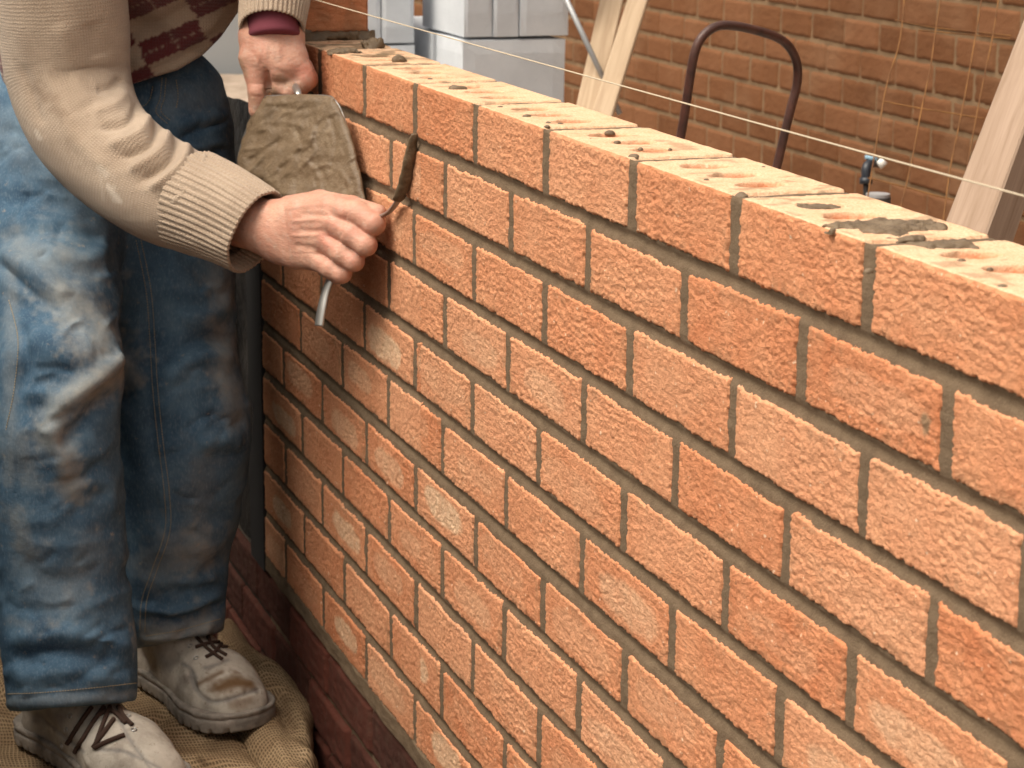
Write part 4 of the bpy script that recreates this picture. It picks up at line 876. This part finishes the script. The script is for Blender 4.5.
# ------------------------------------------------------------------ mortar droppings lying on the wall
def lump(name, label, px, sx, sy, sz, seed, z=-.001, rot=0., cat='mortar lump', group=None, flat=1.):
    c = onz(*px, z)
    def fn(P):
        q = P-c; cr, s_ = math.cos(rot), math.sin(rot); q = np.stack([q[:, 0]*cr+q[:, 1]*s_, -q[:, 0]*s_+q[:, 1]*cr, q[:, 2]], 1)
        return (np.linalg.norm(q/np.array([sx, sy, sz]), axis=1)-1)*min(sx, sy, sz)+n3(P, 70, seed)*sz*.9+n3(P, 190, seed+1)*sz*.5+n3(P, 420, seed)*sz*.18
    r = max(sx, sy)*1.5; V, F = nets(fn, c-np.array([r, r, sz*.35]), c+np.array([r, r, sz*1.9]), min(.0016, sz/5))
    o = make(name, V, F, M['wetmortar'], None, True); return tag(o, label, cat, group)
lump('mortar_smear', 'long flat smear of grey mortar on the wall top near the leaning post', (888, 228), .032, .040, .0042, 1, rot=-.12)
lump('mortar_smear', 'small dark slug of mortar just below the long smear on the wall top', (944, 247), .015, .022, .0050, 2, rot=-.25)
lump('mortar_lump', 'crumb of mortar between the long smear and the dark slug', (912, 240), .009, .015, .0045, 5)
lump('mortar_smear', 'thin grey patch of mortar filling a brick hole, left of the long smear', (822, 207), .012, .022, .0022, 3)
lump('mortar_lump', 'biggest lump of mortar, on the wall top just right of the single raised brick', (372, 47), .013, .016, .011, 4, z=.001)
lump('mortar_lump', 'pointed crumb of mortar on the wall top behind the jointer', (400, 61), .007, .009, .007, 6, z=.001)
lump('mortar_smear', 'flat mortar spill on the wall top in front of the raised brick', (345, 53), .022, .022, .006, 7)
lump('mortar_lump', 'dark crumb of mortar on the second brick from the raised brick, at a hole', (457, 90), .009, .010, .007, 8)
rc = random.Random(5)
for i, (x, y, s_) in enumerate([(527, 118, 6), (560, 125, 5), (610, 134, 6), (617, 143, 4), (548, 124, 4), (706, 181, 3), (1002, 288, 5), (962, 262, 4), (640, 150, 3), (868, 272, 4), (764, 168, 3), (670, 150, 3), (500, 108, 4), (430, 80, 4), (590, 140, 3), (990, 270, 3), (742, 196, 7), (634, 158, 6), (547, 128, 5)]):
    lump('mortar_crumb', 'tiny crumb of dark mortar scattered on the wall top', (x, y), s_*.0007, s_*.0008, s_*.0006, i, cat='mortar crumb', group='tiny mortar crumbs scattered on the wall top')
# squeezed bed under the raised brick
c0 = np.array([-1.80, .05, .006])
def bedf(P):
    q = P-c0; d = np.maximum(np.maximum(np.abs(q[:, 0])-.112, np.abs(q[:, 1])-.058), np.abs(q[:, 2])-.0065); return d+n3(P, 60, 1)*.012+n3(P, 180, 2)*.006
V, F = nets(bedf, c0-.14, c0+.14, .0035); make('mortar_bed', V, F, M['wetmortar'], wall, True)
# ------------------------------------------------------------------ sacking under the boots
m = M['burlap'] = mat('brown hessian', rough=1, spec=.03); g = NG(m)
def wavef(scale, dirn):
    x = g.n('ShaderNodeTexWave', wave_type='BANDS', bands_direction=dirn); x.inputs['Scale'].default_value = scale; x.inputs['Distortion'].default_value = 3.2; x.inputs['Detail'].default_value = 3; x.inputs['Detail Scale'].default_value = .7; g.l(g.coord(attr='weave'), x.inputs['Vector']); return x.outputs[1]
k_ = g.math('MAXIMUM', wavef(34, 'X'), wavef(72, 'Y')); c = g.ramp(g.noise(20, 5, .6), [(.25, (.27, .175, .10)), (.6, (.42, .30, .18)), (.8, (.50, .37, .24))])
c = g.mix(g.rng(k_, .45, .92, .7, 0), c, (.060, .036, .02)); c = g.mix(g.attr('dirt'), c, (.10, .062, .036)); g.color(c); b_ = g.bump(k_, .0016, .9); g.bump(g.noise(300, 3), .001, .5, b_)
def sack(name, outline_px, z, thick, strokes, seed, label, group=None, dirt=()):
    o = spline(outline_px+[outline_px[0]], 120)[:-1]; W = np.array([onz(x, y, z) for x, y in o])[:, :2]
    lo = W.min(0)-.01; hi = W.max(0)+.01; h = .004; gx, gy = np.meshgrid(np.arange(lo[0], hi[0], h), np.arange(lo[1], hi[1], h), indexing='ij'); G = np.stack([gx.ravel(), gy.ravel()], 1)
    ins = np.zeros(len(G), bool)
    for p, q in zip(W, np.roll(W, -1, 0)):
        ins ^= ((p[1] > G[:, 1]) != (q[1] > G[:, 1])) & (G[:, 0] < (q[0]-p[0])*(G[:, 1]-p[1])/(q[1]-p[1]+1e-12)+p[0])
    dd, _ = pdist_closed(G, W); sd_ = np.where(ins, -dd, dd).reshape(gx.shape)
    def fn(P):
        i = np.clip((P[:, 0]-lo[0])/h, 0, gx.shape[0]-1.001); j = np.clip((P[:, 1]-lo[1])/h, 0, gx.shape[1]-1.001); a = i.astype(int); b2 = j.astype(int); fi = i-a; fj = j-b2
        s_ = (sd_[a, b2]*(1-fi)*(1-fj)+sd_[a+1, b2]*fi*(1-fj)+sd_[a, b2+1]*(1-fi)*fj+sd_[a+1, b2+1]*fi*fj)+n3(P, 14, seed)*.02
        zc = z-thick; rr_ = thick; top = n3(P*np.array([1, 1, 0]), 9, seed)*.03+n3(P*np.array([1, 1, 0]), 22, seed+1)*.012
        q1 = np.maximum(s_+rr_, 0); q2 = np.maximum(np.abs(P[:, 2]-zc-top*.5)-thick*.15-top*.3, 0); return np.sqrt(q1**2+q2**2)-rr_*.85+np.minimum(np.maximum(s_+rr_, np.abs(P[:, 2]-zc)-thick), 0)*.1
    V, F = nets(fn, (lo[0]-.02, lo[1]-.02, z-2.4*thick), (hi[0]+.02, hi[1]+.02, z+.04), .0042); V = relax(V, F, 2); V = sculpt(V, F, strokes); V = relax(V, F, 1)
    N = vnorm(V, F); wv_ = np.stack([V[:, 0]*.8+V[:, 2]*.6+.02*n3(V, 8, 2), V[:, 1]+.3*V[:, 2]+.02*n3(V, 8, 3), 0*V[:, 0]], 1)
    o = make(name, V, F, M['burlap'], None, True, {'dirt': paint(V, dirt) if dirt else V[:, 0]*0, 'weave': wv_}); return tag(o, label, 'sack', group)
sk1 = sack('burlap_sack', [(-60, 640), (20, 640), (80, 655), (150, 640), (215, 690), (262, 742), (300, 800), (330, 880), (200, 960), (0, 940), (-80, 800)], -.968, .045,
   [([(140, 740), (160, 720), (175, 705)], 6, -.010), ([(150, 765), (190, 760), (240, 765)], 8, .010), ([(240, 742), (262, 760), (270, 790)], 7, -.012), ([(0, 660), (10, 700)], 7, .01)], 1, 'brown hessian sacking spread flat under both boots', dirt=[([(215, 745), (260, 740)], 10, .6), ([(150, 740), (170, 760)], 10, .35), ([(200, 760), (205, 764)], 4, .8)])
sk2 = sack('burlap_sack', [(212, 610), (238, 606), (262, 640), (290, 652), (312, 676), (322, 716), (322, 760), (330, 860), (280, 850), (262, 760), (235, 720), (215, 680)], -.945, .05,
   [([(270, 690), (285, 710), (292, 740)], 8, -.018), ([(258, 668), (280, 664), (300, 684)], 7, .010), ([(300, 700), (308, 740), (306, 790)], 7, .010), ([(232, 640), (244, 660), (262, 680)], 5, -.010), ([(276, 740), (290, 770)], 6, .010)], 2, 'folded bulging end of a hessian sack right of the boot toe, against the wall base', dirt=[([(285, 700), (290, 720)], 9, .7), ([(225, 620), (245, 650)], 14, .7)])
# ------------------------------------------------------------------ dark membrane in place of deep shade, and post, at the far end of the wall
m = M['shade_black'] = mat('black shade sheet', (.012, .012, .013), .55, .3); g = NG(m); g.color(g.ramp(g.noise(12, 4), [(.4, (.008, .008, .009)), (.75, (.030, .026, .023))])); g.bump(g.noise(14, 4, .6), .02, .7)
M['closer'] = mat('dull grey cavity closer', (.034, .033, .034), .7, .3)
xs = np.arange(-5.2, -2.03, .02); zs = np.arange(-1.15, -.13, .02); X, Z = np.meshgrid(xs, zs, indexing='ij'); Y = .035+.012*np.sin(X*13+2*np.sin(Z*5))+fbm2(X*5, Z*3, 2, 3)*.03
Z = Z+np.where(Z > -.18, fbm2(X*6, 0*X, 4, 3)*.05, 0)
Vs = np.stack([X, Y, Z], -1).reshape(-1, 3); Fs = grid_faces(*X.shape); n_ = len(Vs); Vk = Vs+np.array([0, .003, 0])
o = make('shade_sheet', np.concatenate([Vs, Vk]), np.concatenate([Fs, Fs[:, ::-1]+n_]), M['shade_black']); tag(o, 'black sheet added in place of the deep shade beyond the far end of the wall', 'shade sheet')
b = MB(); b.box((-2.035, -.002, -.842), (-1.941, .10, -.21)); cl_ = b.build('corner_post', M['closer']); tag(cl_, 'dull grey upright board closing the far end of the wall', 'post')
# bank and black screen, added to keep low light off the wall foot
xs = np.arange(-4.2, 1.0, .05); ys = np.arange(-2.8, -.70, .04); X, Y = np.meshgrid(xs, ys, indexing='ij')
Z = -1.15+sstep(-.74, -.88, Y+.03*np.sin(X*5))*(.72+.35*sstep(-.2, -.9, X))+fbm2(X*4, Y*4, 2, 4)*.10
Z = np.where(X > .2, np.minimum(Z, -1.15+sstep(1.0, .2, X)*.7), Z)
o = make('light_block_bank', np.stack([X, Y, Z], -1).reshape(-1, 3), grid_faces(*X.shape), M['soil']); tag(o, kind='structure')
b = MB(); b.box((-2.45, -1.0, -1.15), (-2.30, -.10, 2.2)); b.box((-2.45, -1.06, -1.15), (-.85, -1.003, .35)); o = b.build('light_block_screen', M['shade_black']); tag(o, 'black sheeted hoarding added behind the man to shade the wall', 'light blocker')
# ------------------------------------------------------------------ grey blocks stacked behind the wall
m = M['block'] = mat('pale blue grey block', rough=.9, spec=.15); g = NG(m)
g.color(g.ramp(g.noise(9, 5, .6), [(.25, (.54, .57, .61)), (.6, (.64, .67, .71)), (.85, (.71, .73, .76))])); g.bump(g.noise(120, 4, .6), .0015, .5)
D0 = 5.0; kx = D0/FPX
cor = dep(462, 40, D0)                # near corner at the ledge
def blk(label, x0, x1, y0, y1, z0, z1, seed, group='grey blocks stacked behind the wall'):
    b = MB(); v = []
    rb = .006; xs_ = [x0, x0+rb, x1-rb, x1]; 
    me = bpy.data.meshes.new('b'); import bmesh
    bm = bmesh.new(); bmesh.ops.create_cube(bm, size=1); bmesh.ops.scale(bm, vec=(x1-x0, y1-y0, z1-z0), verts=bm.verts); bmesh.ops.translate(bm, vec=((x0+x1)/2, (y0+y1)/2, (z0+z1)/2), verts=bm.verts)
    bmesh.ops.subdivide_edges(bm, edges=bm.edges[:], cuts=7, use_grid_fill=True); 
    V = np.array([v_.co[:] for v_ in bm.verts]); ctr = np.array([(x0+x1)/2, (y0+y1)/2, (z0+z1)/2]); hs_ = np.array([x1-x0, y1-y0, z1-z0])/2
    e = ((np.abs(V-ctr)/hs_) > .999).sum(1); V = V-(V-ctr)/np.linalg.norm(V-ctr, axis=1)[:, None]*np.where(e >= 2, .004, 0)[:, None]+np.stack([n3(V, 9, seed), n3(V, 9, seed+1), n3(V, 9, seed+2)], 1)*.002
    F = [[v_.index for v_ in f.verts] for f in bm.faces]; bm.free()
    return tag(make('concrete_block', V, F, M['block'], None, False), label, 'block', group)
cx, cy, cz = cor
# lower tier: big blocks on their sides
blk('big pale grey block at the bottom of the stack beside the brick wall', cx-.20, cx, cy, cy+.240, cz-.25, cz+.000, 1)
blk('pale grey block behind the big bottom block, showing its left side as a ledge', cx-.70, cx-.205, cy-.004, cy+.240, cz-.25, cz-.001, 2)
blk('upper grey block of the right-hand stack, leftmost of three on edge', cx-.32, cx-.004, cy+.006, cy+.070, cz+.002, cz+.44, 3)
blk('upper grey block of the right-hand stack, middle of three on edge', cx-.32, cx-.001, cy+.072, cy+.130, cz+.002, cz+.44, 4)
blk('upper grey block of the right-hand stack, rightmost and widest of three on edge', cx-.32, cx+.003, cy+.132, cy+.244, cz+.002, cz+.44, 5)
c2 = dep(366, 46, 5.15); x2, y2, z2 = c2
blk('shorter grey block in the far left stack, below its ledge', x2-.5, x2, y2-.10, y2+.115, z2-.3, z2+.0, 6)
blk('upper grey block of the far left stack with a thin edge', x2-.5, x2-.004, y2-.06, y2+.036, z2+.003, z2+.30, 7)
blk('upper grey block of the far left stack, right beside the brick strip', x2-.5, x2-.002, y2+.038, y2+.113, z2+.003, z2+.30, 8)
M['render_wall'] = mat('pale grey rendered wall', (.42, .45, .47), .9)
b = MB(); b.box((-9.5, -3, -1.1), (-9.3, 2.6, 2.2)); b.box((-9.3, -3, -.35), (-9.27, 2.6, -.31)); o = b.build('rendered_wall', M['render_wall']); tag(o, 'pale grey rendered wall far behind, glimpsed between the jeans and the hand', 'wall')
# ------------------------------------------------------------------ timbers leaning on the house wall
def wood(name, lo_, hi_):
    m = mat(name, rough=.85, spec=.15); g = NG(m)
    gr = g.noise(14, 4, .6, vec=g.coord((7, 7, .35), attr='grain'), dist=.6); c = g.ramp(gr, [(.3, lo_), (.65, hi_)]); 
    kn = g.n('ShaderNodeTexVoronoi'); kn.inputs['Scale'].default_value = 5.5; g.l(g.coord((1, 1, .55), attr='grain'), kn.inputs['Vector']); c = g.mix(g.rng(kn.outputs['Distance'], .05, .13, .7, 0), c, tuple(v*.5 for v in lo_)); 
    c = g.mix(g.rng(g.noise(5, 4), .5, .75, 0, .4), c, tuple(v*.8 for v in hi_)); g.color(c); g.bump(gr, .0015, .4); return m
M['whitewood'] = wood('pale sawn softwood', (.42, .30, .20), (.56, .43, .30)); M['greywood'] = wood('weathered timber', (.24, .165, .115), (.33, .24, .18))
def board(name, label, a, b_, w, t, wdir, m, seed=0, nm='timber board'):
    """sawn board from a to b; wdir: direction of its wide side"""
    a = np.array(a); b_ = np.array(b_); ax = b_-a; L = np.linalg.norm(ax); ax /= L; wd = np.array(wdir, float); wd -= ax*(wd@ax); wd /= np.linalg.norm(wd); tn = np.cross(ax, wd)
    n = 40; r = .0025; prof = [(-w/2+r, -t/2), (w/2-r, -t/2), (w/2, -t/2+r), (w/2, t/2-r), (w/2-r, t/2), (-w/2+r, t/2), (-w/2, t/2-r), (-w/2, -t/2+r)]
    V = []; G = []
    for i in range(n):
        s_ = L*i/(n-1); bow = .004*math.sin(s_*2+seed)
        for p, q in prof: j = .0012*(n2(np.array([s_*6.]), np.array([p*50+q*30+seed]), 3)[0]-.5); V.append(a+ax*s_+wd*(p+j+bow)+tn*(q+j)); G.append((p+seed, q, s_))
    k = 8; F = [(i*k+j, i*k+(j+1) % k, (i+1)*k+(j+1) % k, (i+1)*k+j) for i in range(n-1) for j in range(k)]+[tuple(range(k-1, -1, -1)), tuple((n-1)*k+j for j in range(k))]
    o = make(name, V, F, m, None, False, {'grain': np.array(G)}); return tag(o, label, nm)
def lean(p0, p1, d0, d1, ext0=.4, ext1=.5):
    a = dep(*p0, d0); b_ = dep(*p1, d1); return a+(a-b_)*ext0, b_+(b_-a)*ext1
dw = 5.0
a, b_ = lean((586.5, 106), (611, 0), 5.0, 5.16, 1.6, .6); board('timber_board', 'left one of two pale boards leaning on the house wall', a, b_, .050, .022, R_, M['whitewood'], 1)
a, b_ = lean((604.5, 114), (640, 0), 4.93, 5.12, 1.6, .6); board('timber_board', 'right one of two pale boards, leaning more, with a clear knot', a, b_, .044, .022, R_, M['whitewood'], 3)
a, b_ = lean((976, 240), (1054, 24), 2.75, 3.05, 1.4, .8); board('timber_post', 'thick weathered timber leaning at the far right of the photo', a, b_, .060, .062, R_*.80-F_*.6, M['greywood'], 5, 'timber post')
# thin galvanised rod
b = MB(); b.tube([dep(560, -14, 5.0), dep(591, 52, 5.02), dep(620, 114, 5.04)], .006, 10); tag(b.build('metal_rod', mat('galvanised steel', (.40, .41, .42), .5, .5, .5), smooth=True), 'thin grey metal rod leaning beside the two pale boards', 'rod')
# ------------------------------------------------------------------ bent steel tube handle
m = M['rust'] = mat('brown painted steel tube', rough=.42, spec=.5); g = NG(m); g.color(g.ramp(g.noise(30, 5, .65), [(.35, (.035, .016, .013)), (.65, (.085, .032, .022)), (.85, (.16, .06, .035))])); g.bump(g.noise(200, 3), .001, .4)
hp = [(668, 190), (675, 160), (681, 135), (686, 105), (690, 78), (695, 52), (703, 36), (717, 26.5), (735, 26), (758, 31), (778, 38), (790, 48), (797, 64), (797, 84), (791, 108), (784, 136), (777, 166), (766, 205)]
hD = 3.75; P = spline([dep(x, y, hD+(y-100)*.0006+(x-730)*.0010) for x, y in hp], 150)
hb = thing('barrow_handle', 'dark brown bent tube handle standing up behind the wall', 'tube handle', P[0])
b = MB(); b.tube(P, 4.6*hD/FPX, 16); b.build('bent_tube', m, hb, True)
gl = P[-1]; b = MB(); b.tube([P[0]+np.array([0, 0, .02]), P[0]+np.array([.0, .0, -.55])], 4.6*hD/FPX, 12); b.tube([P[-1]+np.array([0, 0, .02]), P[-1]+np.array([0, 0, -.5])], 4.6*hD/FPX, 12); b.build('lower_tube', m, hb, True)
b = MB(); b.tube([dep(700, 121, 5.05), dep(700, 118, 5.05)], .001, 4)
# ------------------------------------------------------------------ rusty reinforcing mesh leaning at the right
m = M['rustwire'] = mat('yellow rusted wire', rough=.7, spec=.3); g = NG(m); g.color(g.ramp(g.noise(25, 4), [(.35, (.12, .05, .018)), (.7, (.26, .12, .035))]))
ms = thing('wire_mesh', 'rusty yellow wire mesh leaning on the house wall at the right', 'wire mesh', dep(900, 190, 4.3))
def wire(pts, r=.0028, D=4.3, name='wire'):
    b = MB(); b.tube(spline([dep(x, y, D+.0012*(100-y)) for x, y in pts], 30), r*.5, 6); b.build(name, m, ms, True)
V_ = [[(905, -10), (900, 40), (888, 80), (882, 110), (872, 170), (866, 210)], [(942, -10), (936, 28), (930, 70), (921, 112), (912, 160), (905, 190), (900, 210)], [(983, -10), (974, 45), (966, 90), (958, 130), (950, 170), (942, 230)], [(1000, -10), (992, 40), (984, 78), (972, 140), (962, 200), (956, 240)]]
for v in V_: wire(v)
for h_ in ([(895, 20), (930, 27), (975, 32), (1012, 36)], [(918, 30), (960, 34), (1010, 39)], [(882, 101), (918, 108), (950, 113), (984, 119)], [(868, 178), (905, 187), (946, 198), (990, 207), (1030, 216)], [(866, 205), (900, 214), (950, 226)]): wire(h_)
# ------------------------------------------------------------------ garden tap with hose connector on the wall
tp = thing('garden_tap', 'small black and white tap fitting low on the house wall', 'tap', dep(872, 170, 4.95))
Dt = 4.95; b = MB(); b.tube(spline([dep(880, 163, Dt+.06), dep(872, 163, Dt), dep(867, 167, Dt-.02), dep(866, 178, Dt-.02)], 20), .0105, 12); b.tube([dep(866, 178, Dt-.02), dep(866, 184, Dt-.02)], .014, 12); b.build('tap_body', mat('black plastic', (.02, .025, .035), .4, .5), tp, True)
b = MB(); b.tube([dep(879, 160, Dt-.01), dep(884, 166, Dt-.012)], [.008, .010], 12); b.build('connector', mat('white plastic', (.75, .75, .72), .4), tp, True)
b = MB(); b.tube([dep(870, 158, Dt-.01), dep(871, 163, Dt-.01)], .006, 8); b.tube([dep(865, 157, Dt-.012), dep(877, 159, Dt-.012)], .0045, 8); b.build('tap_lever', mat('light blue plastic', (.25, .42, .55), .4), tp, True)
b = MB(); b.tube(spline([dep(866, 184, Dt-.02), dep(866, 200, Dt-.02), dep(868, 225, Dt-.02), dep(872, 260, Dt)], 20), .006, 10); b.build('hose', mat('black rubber hose', (.02, .018, .018), .6), tp, True)
lid = thing('paint_tin', 'round dark tin with a pale lid, just showing over the wall below the tap', 'tin', dep(876, 215, 4.6))
tc = dep(877, 216, 4.3); tb = MB(); tb.tube([tc-np.array([0, 0, .09]), tc+np.array([0, 0, .036])], .024, 28); tb.build('tin_body', mat('dark tin', (.03, .025, .022), .5), lid, True)
tb = MB(); tb.tube([tc+np.array([0, 0, .036]), tc+np.array([0, 0, .042])], [.022, .022], 28); tb.build('lid', mat('grey tin lid', (.35, .35, .36), .4), lid, False)
